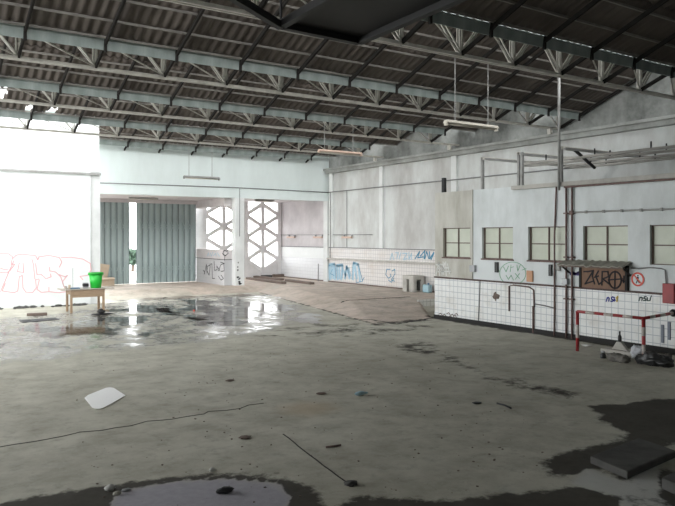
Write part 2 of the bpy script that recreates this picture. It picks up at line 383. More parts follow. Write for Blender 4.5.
# joints and cracks
def crack(pts, w, label):
    m = MB()
    for a, b in zip(pts[:-1], pts[1:]):
        m.bar((a[0], a[1], a[2]+.002), (b[0], b[1], b[2]+.002), w, .004)
    return tag(m.build('floor_crack', 'dark'), label, 'crack')
hz = lambda x, y: float(height(np.array(x), np.array(y)))
def rag(p, q, n, amp):
    r = []
    for i in range(n+1):
        t = i/n; x = p[0]+(q[0]-p[0])*t+random.uniform(-amp, amp); y = p[1]+(q[1]-p[1])*t+random.uniform(-amp, amp); r.append((x, y, hz(x, y)))
    return r
a, b = atZ(283, 434), atZ(345, 482); crack(rag(a, b, 10, .008), .012, 'straight dark saw-cut joint in the foreground concrete floor')
crack(rag((11.55, 17.5), (14.3, 17.35), 24, .06), .09, 'ragged dark crack across the top of the pinkish ramp')
crack(rag((10.25, 15.2), (10.6, 13.5), 12, .05)+rag((10.6, 13.5), (12.2, 13.85), 12, .05), .07, 'dark ragged edge along the foot of the pinkish ramp')
a, b = atZ(0, 446), atZ(262, 404); crack(rag(a, b, 18, .05), .012, 'thin wandering crack on the left foreground floor')

# ------------------------------------------------------------------ walls
XR = 16.1
def wall(name, parts, m, cat='wall'):
    b = MB()
    for p, q in parts: b.span(p, q)
    return struct(b.build(name, m), cat=cat)
wall('wall_left', [((-7.2, 23.0, -.1), (5.48, 23.3, 6.9)), ((5.48, 23.0, 4.32), (5.75, 23.3, 6.9))], 'white')
wall('column_left', [((5.48, 23.03, -.1), (5.79, 23.35, 4.32))], 'column', 'column')
wall('trim_left', [((-7.2, 22.95, 4.2), (5.8, 23.0, 4.27))], 'pipeg', 'trim')
wall('wall_back', [((5.4, 25.2, 3.75), (XR, 25.5, 6.1))], 'fascia')
wall('column_back', [((11.62, 25.18, .1), (12.02, 25.5, 3.76))], 'column', 'column')
wall('column_corner', [((16.0, 25.18, .1), (XR, 25.5, 3.76))], 'column', 'column')
wall('ceiling_shutter_bay', [((5.4, 25.5, 3.75), (11.6, 28.9, 3.95))], 'lintel', 'ceiling')
wall('ceiling_lattice_bay', [((11.6, 25.5, 3.86), (XR, 30.0, 4.05))], 'lintel', 'ceiling')
wall('beam_bay', [((11.28, 25.5, 3.44), (11.66, 28.9, 3.75))], 'lintel', 'beam')
wall('wall_shutter_bay', [((5.4, 25.5, 0), (5.6, 29, 3.9))], 'lintel')
wall('wall_right', [((XR, -4, -.1), (XR+.3, 25.2, 4.98)), ((XR, 17.2, 1.78), (XR+.001, 17.21, 1.79))], 'rwall')
wall('wall_right_bay', [((XR, 25.2, -.1), (XR+.3, 30, 4.98))], 'baywall')
wall('wall_right_gable', [((XR+.05, -4, 5.1), (XR+.3, 25.5, 7.3))], 'gable')
wall('beam_right', [((XR-.22, 3, 4.93), (XR, 25.2, 5.06)), ((XR-.30, 3, 5.06), (XR+.1, 25.2, 5.14))], 'beam', 'beam')
# tiled dado of the right wall, plain band above it, counter ledge
wall('trim_right_tiles', [((XR-.03, 13.5, 0), (XR, 25.15, 1.23)), ((XR-.02, 13.5, 1.23), (XR, 25.15, 1.70))], 'rtile', 'trim')
wall('trim_bay_tiles', [((XR-.03, 25.2, .2), (XR, 29.6, 1.22))], 'btile', 'trim')
wall('trim_bay_band', [((XR-.02, 25.2, 1.22), (XR, 29.6, 1.70))], 'white', 'trim')
wall('trim_ledge', [((XR-.16, 13.5, 1.20), (XR, 25.15, 1.27))], 'ledge', 'trim')
wall('trim_line', [((XR-.04, 13.5, 1.70), (XR, 29.6, 1.735))], 'conduit', 'trim')
wall('baseboard_right', [((XR-.05, 13.5, .2), (XR-.03, 29.6, .27))], 'scrap', 'baseboard')
for i, (y, w) in enumerate(((24.9, .25), (21.3, .22), (17.2, .25))):
    wall('trim_pilaster', [((XR-.10, y-w/2, 1.735), (XR, y+w/2, 4.93))], 'column', 'trim')
# unseen remainder of the hall
wall('wall_front', [((-7.2, -4.2, -.1), (XR+.3, -4, 7.4))], 'rwall')
wall('wall_side_left', [((-7.4, -4.2, -.1), (-7.2, 9.5, 7.4)), ((-7.4, 9.5, 5.2), (-7.2, 23.3, 7.4)), ((-7.4, 22.4, -.1), (-7.2, 23.3, 5.2))], 'rwall')
# tiled riser of the raised floor beside the booth
m = MB(); m.span((13.75, 16.37, 0), (XR, 16.41, .222)); struct(m.build('trim_step_riser', 'ytile'), cat='trim')

# low tiled wall between shutter and column
m = MB(); m.span((11.28, 25.5, 0), (11.62, 28.6, 1.25)); lw = m.build('wall_low', 'ltile'); struct(lw)
m = MB(); m.span((11.28, 25.5, 1.27), (11.62, 28.6, 1.66)); struct(m.build('wall_low_cap', 'lintel'))
m = MB(); m.span((11.27, 25.49, 1.25), (11.62, 28.6, 1.272)); struct(m.build('trim_low_wall', 'dark'), cat='trim')

# ------------------------------------------------------------------ lattice screens
def lattice(x0, x1, cx, sides, label):
    root = thing('lattice_screen', (cx, 29.6, .2), label, 'screen', 'hexagon lattice screens')
    for sx in sides: MB().span((sx-.09, 29.5, .2), (sx+.09, 29.72, 3.85)).build('post', 'lattice', root)
    MB().span((cx-.085, 29.5, .2), (cx+.085, 29.72, 3.85)).build('mullion', 'lattice', root)
    for cz in (.55, 1.60, 2.68, 3.76):
        for sx in sides:
            for dz in (-.53, .53):
                z2 = cz+dz; p = Vector((cx, 29.61, cz)); q = Vector((sx, 29.61, z2))
                if z2 > 3.75: t = (3.75-cz)/(z2-cz); q = p+(q-p)*t
                if z2 < .3: continue
                MB().bar(p, q, .2, .17).build('brace', 'lattice', root)
    for sx in sides:
        MB().prism([(cx, .2), (sx, .2), (sx, 1.06), (cx, .55)], 'y', 29.55, 29.67).build('base_panel', 'lattice', root)
lattice(12.1, 14.14, 13.05, (12.1, 14.0), 'grey hexagonal lattice screen behind the low graffitied tile wall')
lattice(14.2, 16.02, 15.07, (14.2, 15.98), 'grey hexagonal lattice screen right of the white column, reaching the floor')
MB().span((11.6, 29.45, .2), (12.0, 29.8, 3.85)).build('column_bay', 'lattice')['kind'] = 'structure'

# ------------------------------------------------------------------ folding shutters
def shutter(x0, x1, n, label):
    YS = 28.5
    root = thing('folding_shutter', ((x0+x1)/2, YS, .22), label, 'shutter', 'folding steel shutters')
    w = (x1-x0)/n
    for i in range(n):
        a = x0+i*w
        mm = MB(); k = 5; pts = []
        for j in range(k+1):
            t = j/k; pts.append((a+w*.04+t*w*.92, YS-.05*math.sin(t*PI)))
        poly = pts+[(x, y+.015) for x, y in reversed(pts)]
        mm.prism(poly, 'z', .232, 3.605); mm.build('slat', 'shutter', root)
    for i in range(n+1):
        MB().span((x0+i*w-.012, YS-.005, .232), (x0+i*w+.012, YS+.02, 3.605)).build('hinge_rod', 'shutd', root)
    for z in (.85, 2.62):
        b = MB()
        for i in range(n-1):
            a, c = x0+i*w+w*.5, x0+(i+1)*w+w*.5
            b.bar((a, YS-.065, z-.3), (c, YS-.065, z+.3), .02, .012); b.bar((a, YS-.068, z+.3), (c, YS-.068, z-.3), .02, .012)
        b.build('scissor_bars', 'shutter', root)
shutter(7.1, 8.34, 5, 'grey green folding steel shutter leaf beside the left white column')
shutter(8.65, 11.25, 10, 'wide grey green folding steel shutter leaf beside the graffitied low wall')
m = MB(); m.span((5.6, 28.40, 3.60), (11.26, 28.62, 3.75)); m.build('shutter_head_rail', 'lintel')['kind'] = 'structure'

# ------------------------------------------------------------------ roof
ROWS = [(-.05, 1.5), (4.25, 1.55), (8.56, 1.68), (12.87, 1.86), (17.02, 1.94), (21.2, 2.0), (25.45, 2.05)]
ZB, SL, BAY = 5.28, .385, 1.287
ROOFEND = XR+.02
HOLES = []
def hole(px, py, row, rx, ry):
    Yk = ROWS[row][0]; d = ray(px, py)                             # meet the sheet's plane
    t = (ZB+.115+SL*Yk-H)/(d.z+SL*d.y); p = d*t+Vector((0, 0, H)); HOLES.append((row, p.x, p.y, rx, ry))
hole(28, 109, 5, .11, .16); hole(50, 114, 5, .16, .14); hole(54, 110, 5, .07, .14); hole(1, 92, 5, .13, .3)
r_low = lambda row: row < 2
def sheet(row):
    Yk = ROWS[row][0]; Yp = ROWS[row-1][0] if row else -4.3
    x0 = -7.3; x1 = ROOFEND+.05
    if row == 6: x0 = 5.3
    p = .177; n = int((x1-x0)/p*6); xs = x0+np.arange(n+1)*p/6
    offs = np.concatenate([np.linspace(.70, 1.86, 9), np.linspace(1.78, Yk-Yp+.05, 16)])
    vs = []; fs = []
    for j, o in enumerate(offs):
        dz = .115 if j < 9 else .14
        for x in xs: vs.append((x, Yk-o, ZB+SL*o+dz+.026*math.sin(2*PI*x/p)))
    W = n+1
    for j in range(len(offs)-1):
        if j == 8: continue
        yc = Yk-(offs[j]+offs[j+1])/2
        for i in range(n):
            xc = xs[i]+p/12; skip = False
            for (r, hx, hy, rx, ry) in HOLES:
                if r == row:
                    a = math.atan2(yc-hy, xc-hx)
                    if ((xc-hx)/rx)**2+((yc-hy)/ry)**2 < 1+.4*math.sin(3*a+hx*9): skip = True
            if not skip: fs.append((j*W+i, j*W+i+1, (j+1)*W+i+1, (j+1)*W+i))
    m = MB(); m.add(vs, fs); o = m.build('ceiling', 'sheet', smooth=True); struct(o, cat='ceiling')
    so = o.modifiers.new('thickness', 'SOLIDIFY'); so.thickness = .012; so.offset = 1
    for off in (.78, 1.22, 1.74, 2.35, 2.95, 3.5, 4.05):
        b = MB(); z = ZB+SL*off+.06
        b.span((x0, Yk-off-.017, z-.012), (min(x1, XR), Yk-off+.017, z+.025)); q = b.build('purlin', 'purlin', o); q['kind'] = 'structure'
    # closed gutter trough behind the fascia panel
    if r_low(row): b = MB(); b.prism([(Yk-.66, 5.66), (Yk+.03, 5.80), (Yk+.03, 5.86), (Yk-.66, 5.72)], 'x', x0, XR); q = b.build('gutter_trough', 'gutter', o); q['kind'] = 'structure'
for r in range(len(ROWS)): sheet(r)
for r in (0, 1):   # unseen boards added over the first two teeth to keep the foreground dark
    Yk = ROWS[r][0]; struct(MB().span((-7.3 if r == 0 else 1.0, Yk, 5.7), (XR, Yk+.04, 7.05)).build('ceiling_unseen_board', 'sheet'), cat='ceiling')
struct(MB().span((-7.3, -4.25, 5.6), (XR, -4.1, 7.3)).build('ceiling_unseen_board', 'sheet'), cat='ceiling')

ZT = 6.80   # top chord
def pair(m, p, q, gap, w):
    p, q = Vector(p), Vector(q); d = Vector((0, 1, 0))
    m.bar(p-d*gap, q-d*gap, w, w); m.bar(p+d*gap, q+d*gap, w, w)
mv = MB(); pair(mv, (.018, 0, 0), (.018, 0, ZT-ZB), .03, .026); pair(mv, (-.035, 0, 0), (-.035, 0, ZT-ZB), .03, .022); MESH_V = mv.mesh('post', 'steel')
ml = MB(); pair(ml, (0, 0, .02), (-BAY, 0, ZT-ZB), .04, .026); MESH_L = ml.mesh('brace', 'steel')
mr = MB(); pair(mr, (0, 0, .02), (BAY, 0, ZT-ZB), .04, .03); MESH_R = mr.mesh('brace', 'steel')
mt = MB(); mt.bar((0, -.02, .02), (-BAY, -.66, .30), .022, .022); MESH_T = mt.mesh('tie_rod', 'steel')
mf = MB(); mf.bar((0, 0, .0), (0, -4.12, SL*4.12+.0), .038, .075); MESH_F = mf.mesh('rafter', 'steeld')
mg = MB(); mg.box((0, 0, .05), (.11, .05, .11)); MESH_G = mg.mesh('gusset', 'steel')
mp = MB(); L2 = BAY-.055
mp.prism([(-.70, .165), (-.685, .165), (-.70, .32), (-.73, .355), (-.73, .34), (-.715, .34)], 'x', -L2/2, L2/2); MESH_P = mp.mesh('gutter_panel', 'gutter')
mbk = MB(); mbk.box((0, -.715, .245), (.045, .05, .23)); MESH_B = mbk.mesh('bracket', 'steeld')
def inst(name, me, parent, loc):
    o = bpy.data.objects.new(name, me); COL.objects.link(o); o.parent = parent; o.location = loc; return o
TL = {2: ('roof truss nearest the camera, passing behind the black hanging hatch', 'gutter fascia nearest the camera, right of the black hatch', 2.6),
      3: ('second roof truss from the camera, over the middle of the hall', 'second gutter fascia from the camera, running from upper left corner', .8),
      4: ('third roof truss from the camera, carrying rods of the hanging lamps', 'third gutter fascia from the camera, above the lamp with a bare tube', .6),
      5: ('farthest roof truss, touching the top of the white left wall', 'fourth gutter fascia, crossing the top of the white left wall', .6),
      6: (None, 'farthest gutter fascia, lying along the top of the back wall', 5.5)}
for r, (tl, gl, xmin) in TL.items():
    Yk, off = ROWS[r]
    xs = [off+BAY*n for n in range(-2, 13) if xmin-BAY < off+BAY*n < XR-.02]
    g = thing('gutter_fascia', ((xs[0]+xs[-1])/2, Yk-.7, ZB+.1), gl, 'gutter', 'gutter fascias of the sawtooth roof')
    go = Vector(g['_o'])
    MB().prism([(Yk-.66, 5.66), (Yk+.03, 5.80), (Yk+.03, 5.86), (Yk-.66, 5.72)], 'x', -7.15, XR-.01).build('gutter_trough', 'gutter', g) if r < 6 else MB().prism([(Yk-.66, 5.64), (25.17, 5.66), (25.17, 5.72), (Yk-.66, 5.70)], 'x', 5.8, XR-.01).build('gutter_trough', 'gutter', g)
    for x in xs:
        inst('gutter_panel', MESH_P, g, Vector((x-BAY/2, Yk, ZB))-go); inst('bracket', MESH_B, g, Vector((x, Yk, ZB))-go)
    if tl is None:
        # rafters of the last bay
        root = thing('roof_rafters', ((xs[0]+xs[-1])/2, Yk, ZB), 'dark rafters under the farthest roof slope, ending above the back wall', 'rafters')
        ro = Vector(root['_o'])
        for x in xs: inst('rafter', MESH_F, root, Vector((x, Yk-.2, ZB+SL*.2))-ro).scale = (1, .95, .95)
        continue
    root = thing('roof_truss', ((xs[0]+xs[-1])/2, Yk, ZB), tl, 'truss', 'sawtooth roof trusses'); ro = Vector(root['_o'])
    b = MB(); b.span((xs[0]-.8, Yk-.06, ZB-.035), (XR-.05, Yk-.025, ZB+.02)); b.span((xs[0]-.8, Yk+.02, ZB-.035), (XR-.05, Yk+.055, ZB+.02)); b.build('bottom_chord', 'steel', root)
    b = MB(); b.span((xs[0]-.8, Yk-.05, ZT-.04), (XR-.05, Yk+.05, ZT+.04)); b.build('top_chord', 'steel', root)
    for i, x in enumerate(xs):
        L = Vector((x, Yk, ZB))-ro
        inst('post', MESH_V, root, L); inst('rafter', MESH_F, root, L); inst('gusset', MESH_G, root, L)
        if x < 11.5: inst('brace', MESH_L, root, L)
        if x > 7 and x < XR-1.3: inst('brace', MESH_R, root, L)
        if x > xs[0]+1: inst('tie_rod', MESH_T, root, L)
    b = MB(); b.span((15.6, Yk-.05, 5.10), (15.7, Yk+.05, ZB)); b.build('bearing_post', 'steel', root)

# ------------------------------------------------------------------ booth on the right
XB = 12.3
WIN = [(12.61, 13.62), (11.19, 12.19), (9.68, 10.73), (8.19, 9.24), (6.70, 7.72)]
TH = .16
def booth_span(y0, y1, m, name):
    b = MB(); b.span((XB, y0, 1.10), (XB+TH, y1, 1.65)); b.span((XB, y0, 2.42), (XB+TH, y1, 3.37))
    e = [y0]
    for w0, w1 in sorted(WIN):
        if w1 <= y1+.05 and w0 >= y0-.05: e += [max(w0, y0), w1]
    e.append(y1)
    for i in range(0, len(e), 2):
        if e[i+1]-e[i] > .01: b.span((XB, e[i], 1.65), (XB+TH, e[i+1], 2.42))
    struct(b.build(name, m))
booth_span(2.5, 12.54, 'booth', 'wall_booth')
booth_span(12.54, 13.94, 'boothb', 'wall_booth_end')
struct(MB().span((XB-.012, 2.5, 0), (XB+TH, 13.94, 1.10)).build('wall_booth_tiles', 'tile'))
struct(MB().span((XB+TH, 13.8, 0), (XR-.3, 13.94, 3.36)).build('wall_booth_back', 'boothb'))
struct(MB().span((XB+TH, 2.5, 3.2), (XR-.3, 13.8, 3.3)).build('ceiling_booth', 'booth'), cat='ceiling')
struct(MB().span((XB-.03, 2.5, 1.085), (XB, 13.95, 1.125)).build('trim_booth', 'trimred'), cat='trim')
struct(MB().span((XB-.045, 2.5, 0), (XB-.01, 13.95, .10)).build('baseboard_booth', 'dark'), cat='baseboard')
struct(MB().span((XB-.03, 12.50, 1.125), (XB, 12.555, 3.38)).build('trim_booth_seam', 'boothb'), cat='trim')
for i, (w0, w1) in enumerate(WIN):
    o = MB().span((XB+.10, w0, 1.65), (XB+.115, w1, 2.42)).build('window_%d' % (i+1), 'pane'); struct(o, cat='window')
    f = MB(); t = .02
    f.span((XB+.06, w0, 1.65), (XB+.10, w0+t, 2.42)); f.span((XB+.06, w1-t, 1.65), (XB+.10, w1, 2.42))
    f.span((XB+.06, w0, 1.65), (XB+.10, w1, 1.65+t)); f.span((XB+.06, w0, 2.42-t), (XB+.10, w1, 2.42)); f.build('window_frame', 'muntin', o)
    c = (w0+w1)/2; zc = 2.03
    MB().span((XB+.07, c-.013, 1.65), (XB+.10, c+.013, 2.42)).build('muntin', 'muntin', o)
    MB().span((XB+.07, w0, zc-.012), (XB+.10, w1, zc+.012)).build('muntin', 'muntin', o)
    MB().span((XB-.02, w0-.03, 1.62), (XB+.06, w1+.03, 1.655)).build('window_sill', 'pipe' if i < 3 else 'booth', o)

def on_booth(x, y): return atX(x, y, XB)
def rail(name, pts, r, m, label, cat, group=None, n=8):
    return tag(MB().tube(pts, r, n).build(name, m, smooth=True), label, cat, group)
# ledge rail along the booth top
tag(MB().span((XB-.14, 4.5, 3.29), (XB-.01, 11.12, 3.38)).build('ledge_rail', 'ledge'), 'pale rail running along the top edge of the booth front', 'rail')
rail('pipe', [(XB-.16, 9.6, 3.26), (XB-.16, 4.5, 3.26)], .02, 'pipe', 'thin rusty pipe under the rail on the booth top', 'pipe')
# vertical rusty pipes
for x, lab in ((567.7, 'left of two rusty pipes rising beside the graffitied hatch board'), (573.5, 'right of two rusty pipes rising beside the graffitied hatch board')):
    y = on_booth(x, 250).y; root = thing('water_pipe', (XB-.05, y, 0), lab, 'pipe', 'rusty pipes on the booth')
    MB().tube([(XB-.05, y, 0), (XB-.05, y, 3.27)], .022).build('pipe', 'pipe', root, True)
    for z in (.85, 1.75, 2.7): MB().span((XB-.085, y-.05, z-.015), (XB, y+.05, z+.015)).build('clamp', 'pipe', root)
y = atX(559, 250, XB-.19).y
rail('hanging_pole', [(XB-.19, y, 3.2), (XB-.19, y, 6.55)], .03, 'pipeg', 'tall grey pole rising from the booth top to the roof', 'pole')
y = on_booth(555.7, 250).y
rail('downpipe', [(XB-.04, y-.05, 3.3), (XB-.03, y+.01, 2.2), (XB-.04, y, 1.1), (XB-.05, y, 0)], .018, 'pipe', 'thin dark pipe hanging down the booth between second and third window', 'pipe')
y = on_booth(480.5, 300).y
rail('cable', [(XB-.02, y, 1.1), (XB-.02, y+.02, .6), (XB-.025, y+.05, .05)], .012, 'conduit', 'thin dark cable down the tiles under the leftmost booth windows', 'cable')
# conduit with clips
p0 = on_booth(573, 212.5); z = p0.z
root = thing('conduit', (XB-.03, p0.y, z), 'grey conduit running level above the booth windows at right', 'conduit')
MB().tube([(XB-.03, p0.y, z), (XB-.03, 5.5, z)], .018).build('pipe', 'pipeg', root, True)
for k in range(7): MB().span((XB-.055, p0.y-.35-k*.42-.02, z-.03), (XB, p0.y-.35-k*.42+.02, z+.03)).build('clip', 'pipeg', root)
MB().span((XB-.06, p0.y-.03, z-.05), (XB, p0.y+.06, z+.04)).build('junction_box', 'pipe', root)
# inverted U pipe on the tiles and others
q = lambda x, y: on_booth(x, y)-Vector((.03, 0, 0))
rail('wall_pipe', [q(510, 311), q(510, 286), q(514, 285), q(530, 287), q(534.5, 290), q(535, 307)], .017, 'pipe', 'inverted U of dark pipe on the booth tiles', 'pipe')
rail('wall_pipe', [q(534.2, 306), q(534.2, 334)], .026, 'pipe', 'short dark red standpipe on the booth tiles', 'pipe')
rail('cable', [q(536, 304), q(545, 305.5), q(555, 308)], .014, 'conduit', 'slack grey hose between two pipes on the booth tiles', 'cable')
rail('cable', [q(632, 268), q(640, 268.5), q(650, 267.5), q(662, 268.5), q(666, 270), q(667, 283)], .012, 'conduit', 'dark cable leading from the canopy to the red cabinet', 'cable')
# small fittings
def plate(name, x0, y0, x1, y1, d, m, label, cat, group=None):
    a, b = on_booth(x0, y0), on_booth(x1, y1); mid = on_booth((x0+x1)/2, (y0+y1)/2)
    return tag(MB().span((XB-d, a.y, mid.z+(b.z-a.z)/2), (XB-.002, b.y, mid.z-(b.z-a.z)/2)).build(name, m, bevel=.006), label, cat, group)
plate('switch_box', 471.5, 265, 476.5, 272, .08, 'metal', 'small grey switch box under the gap between the first two booth windows', 'box')
plate('handle', 495.8, 262, 498.8, 272.5, .05, 'black', 'dark vertical handle beside the green scribble', 'handle')
plate('handle', 549.8, 264.5, 552.6, 276, .05, 'black', 'dark vertical handle right of the tan plate', 'handle')
plate('vent_plate', 527.5, 270.5, 533.5, 282, .04, 'orange', 'tan orange plate on the booth wall under the third window', 'plate')
plate('socket', 557.5, 265.5, 561, 271, .05, 'pipeg', 'small grey socket on the booth right of a dark handle', 'socket')
plate('valve_box', 564, 278.5, 569.5, 284.5, .09, 'metal', 'grey valve box on the left rusty pipe', 'box')
plate('hose_cabinet', 666.5, 283, 678, 303.5, .14, 'red', 'red hose cabinet on the booth wall at the right edge', 'cabinet')
plate('blue_strip', 661.7, 324.5, 664.6, 343, .03, 'strip', 'left of two blue grey strips on the tiles near the bags', 'strip', 'blue grey strips')
plate('blue_strip', 668.2, 321.5, 671.2, 340, .03, 'strip', 'right of two blue grey strips on the tiles near the bags', 'strip', 'blue grey strips')
c = on_booth(496, 296)
tag(MB().blob((XB-.005, c.y, c.z), (.025, .10, .11), 5, .3).build('broken_tile_patch', 'scrap', smooth=True), 'brown patch of broken tile on the booth front', 'patch')

# graffitied board under its canopy
a, b = on_booth(582, 267), on_booth(628, 293)
root = thing('hatch_board', (XB, (a.y+b.y)/2, 1.12), 'brown hatch board with black graffiti under the small canopy', 'board')
MB().span((XB-.05, b.y, 1.125), (XB-.002, a.y, 1.60)).build('panel', 'board', root)
fr = MB()
for yy in (b.y, a.y): fr.span((XB-.07, yy-.025, 1.12), (XB-.002, yy+.025, 1.62))
fr.span((XB-.07, b.y-.025, 1.58), (XB-.05, a.y+.025, 1.62)); fr.build('frame', 'dark', root)
def px_stroke(m, pts, plane, w, t=.012, val=None):
    """sprayed stroke: flat bar segments lying on a wall; pts are survey points"""
    P = [plane(*p) for p in pts]
    for i in range(len(P)-1):
        d = (P[i+1]-P[i]);
        if d.length < 1e-6: continue
        e = d.normalized()*w*.35
        if val == 'x': m.bar(P[i]-e, P[i+1]+e, w, t, up=(1, 0, 0))
        else: m.bar(P[i]-e, P[i+1]+e, w, t, up=(0, 1, 0))
def arc(cx, cy, rx, ry, a0, a1, n=12):
    return [(cx+rx*math.cos(math.radians(a0+(a1-a0)*i/n)), cy+ry*math.sin(math.radians(a0+(a1-a0)*i/n))) for i in range(n+1)]
bp_ = lambda x, y: atX(x, y, XB-.055)
g = MB()
Z5 = lambda u, v: (560+u/9.0, 255+v/9.0)
for st in ([(215,150),(250,150),(300,140),(225,260)], [(225,260),(300,235)], [(300,145),(290,190),(310,260)], [(345,145),(320,190),(350,265),(385,235)], [(310,200),(345,190)],
           [(380,150),(375,270)], [(380,150),(430,150),(435,195),(385,215),(440,260)], [(575,190),(572,250)], [(555,230),(585,240)]):
    px_stroke(g, [Z5(*p) for p in st], bp_, .028, .01, 'x')
px_stroke(g, [Z5(*p) for p in arc(495, 225, 55, 75, 0, 360, 20)], bp_, .03, .01, 'x')
px_stroke(g, [Z5(495, 145), Z5(492, 305)], bp_, .028, .01, 'x'); px_stroke(g, [Z5(435, 225), Z5(560, 215)], bp_, .028, .01, 'x')
g.build('graffiti', 'sblack', root)
a, b = on_booth(567, 266), on_booth(632, 266)
root = thing('canopy', (XB, (a.y+b.y)/2, 1.62), 'small weathered canopy sheet over the graffitied board', 'canopy')
mm = MB(); n = 26; vs = []; fs = []
for i in range(n+1):
    yy = b.y+(a.y-b.y)*i/n; w = .012*math.sin(i*2.2)
    droop = .02*noise.noise(Vector((i*.4, 0, 5)))
    vs += [(XB-.01, yy, 1.70+w), (XB-.17, yy, 1.65+w+droop), (XB-.32, yy+(.03 if i == n else 0), 1.60+w+droop*1.5)]
for i in range(n):
    for k in range(2): fs.append((i*3+k, i*3+k+1, i*3+k+4, i*3+k+3))
mm.add(vs, fs); sh = mm.build('roof_sheet', 'canopy', root); so = sh.modifiers.new('t', 'SOLIDIFY'); so.thickness = .02
MB().span((XB-.30, b.y, 1.555), (XB-.25, a.y, 1.585)).build('front_batten', 'scrap', root)
for yy in (b.y+.03, a.y-.06): MB().bar((XB-.01, yy, 1.42), (XB-.27, yy, 1.58), .03, .03).build('bracket', 'dark', root)

# prohibition sign
cs = on_booth(638, 279.3); root = thing('prohibition_sign', (XB-.004, cs.y, cs.z), 'round red and white prohibition sign on the booth wall', 'sign')
def disc(m, r0, r1, d0, d1, n=32):
    for i in range(n):
        a0, a1 = 2*PI*i/n, 2*PI*(i+1)/n
        P = lambda r, a, d: (XB-d, cs.y+r*math.cos(a), cs.z+r*math.sin(a))
        m.add([P(r0, a0, d1), P(r1, a0, d1), P(r1, a1, d1), P(r0, a1, d1), P(r0, a0, d0), P(r1, a0, d0), P(r1, a1, d0), P(r0, a1, d0)],
              [(0, 1, 2, 3), (1, 5, 6, 2), (4, 7, 6, 5), (0, 3, 7, 4)])
m = MB(); disc(m, 0, .14, .002, .008); m.build('plate', 'signw', root)
m = MB(); disc(m, .105, .14, .008, .013); m.bar((XB-.012, cs.y+.085, cs.z+.085), (XB-.012, cs.y-.085, cs.z-.085), .026, .006, up=(1, 0, 0)); m.build('red_ring', 'signred', root)
m = MB(); m.bar((XB-.0095, cs.y-.005, cs.z+.05), (XB-.0095, cs.y+.005, cs.z-.02), .04, .004, up=(1, 0, 0)); m.bar((XB-.0095, cs.y, cs.z-.01), (XB-.0095, cs.y+.035, cs.z-.08), .02, .004, up=(1, 0, 0))
m.bar((XB-.0095, cs.y, cs.z-.01), (XB-.0095, cs.y-.035, cs.z-.075), .02, .004, up=(1, 0, 0)); m.bar((XB-.0095, cs.y, cs.z+.04), (XB-.0095, cs.y+.045, cs.z+.0), .016, .004, up=(1, 0, 0)); m.box((XB-.0095, cs.y-.004, cs.z+.072), (.004, .028, .028))
m.build('walking_figure', 'sblack', root)

# ------------------------------------------------------------------ graffiti on walls
def graffiti(strokes, plane, w, m, label, axis, t=.006):
    g = MB()
    for st in strokes: px_stroke(g, st, plane, w, t, axis)
    return tag(g.build('graffiti', m), label, 'graffiti')
pb = lambda x, y: atX(x, y, XB-.016)                               # on the tiles
pbu = lambda x, y: atX(x, y, XB-.003)                              # on the painted part
Zs = lambda u, v: (560+u/5.87, 255+v/5.87)
graffiti([[Zs(271,272),Zs(277,250)], [Zs(276,256),Zs(284,249),Zs(289,254),Zs(286,272)], [Zs(298,272),Zs(308,272),Zs(312,267),Zs(309,262),Zs(302,258),Zs(302,250),Zs(308,246),Zs(314,248)]] +
         [[Zs(318,248),Zs(318,272)], [Zs(318,262),Zs(324,264)]], pb, .024, 'snavy', 'dark blue letters nsi painted on the booth tiles below the hatch board', 'x')
graffiti([[Zs(334,272),Zs(336,254)], [Zs(337,246),Zs(338,243)], [Zs(330,252),Zs(340,250)]], pb, .03, 'syell', 'yellow stroke beside the dark blue letters on booth tiles', 'x')
graffiti([[Zs(464,268),Zs(469,247)], [Zs(468,253),Zs(476,247),Zs(482,252),Zs(480,269)], [Zs(490,268),Zs(504,266),Zs(503,257),Zs(492,256),Zs(496,245),Zs(506,244)], [Zs(512,250),Zs(512,268),Zs(522,268)], [Zs(528,268),Zs(532,250)], [Zs(534,245),Zs(537,240)]], pb, .021, 'dgreen', 'dark green letters nsi painted on the tiles right of the blue ones', 'x')
Zg = lambda u, v: (490+u/5.95, 255+v/5.95)
graffiti([[Zg(*p) for p in arc(135, 110, 78, 68, 0, 360, 26)], [Zg(80,70),Zg(95,100),Zg(110,65)], [Zg(125,60),Zg(120,100)], [Zg(125,75),Zg(140,70)], [Zg(160,60),Zg(165,95),Zg(180,60)],
          [Zg(95,120),Zg(110,145),Zg(125,120),Zg(140,150)], [Zg(150,110),Zg(175,140)], [Zg(175,110),Zg(150,145)], [Zg(140,190),Zg(160,180),Zg(185,195),Zg(210,180)], [Zg(190,90),Zg(215,80)], [Zg(60,100),Zg(50,92)]],
         pbu, .013, 'sgreen', 'green scribbled bubble on the booth wall under the second window', 'x')
Zw = lambda u, v: (430+u/5.06, 250+v/5.06)
graffiti([[Zw(30,130),Zw(45,60),Zw(50,130)], [Zw(55,70),Zw(60,130),Zw(75,65)], [Zw(80,60),Zw(82,130)], [Zw(35,95),Zw(95,90)], [Zw(88,70),Zw(100,120)], [Zw(30,75),Zw(70,75)], [Zw(40,110),Zw(105,108)], [Zw(66,60),Zw(70,125)]],
         pbu, .03, 'swhite', 'white scribble on the beige end of the booth', 'x')
graffiti([[Zw(u, v), Zw(u+9, v-5), Zw(u+16, v+4)] for u, v in ((45,325),(65,330),(85,322),(105,330),(125,326),(60,338),(95,338),(118,336))], pb, .02, 'scrap', 'dark scribble low on the booth tiles at the corner', 'x')
graffiti([[Z5(85,155),Z5(130,175),Z5(180,180)], [Z5(95,175),Z5(120,155),Z5(140,170),Z5(165,155),Z5(185,170)], [Z5(90,165),Z5(180,165)]], pbu, .035, 'spurp', 'purple scrawl on the booth left of the hatch board', 'x')
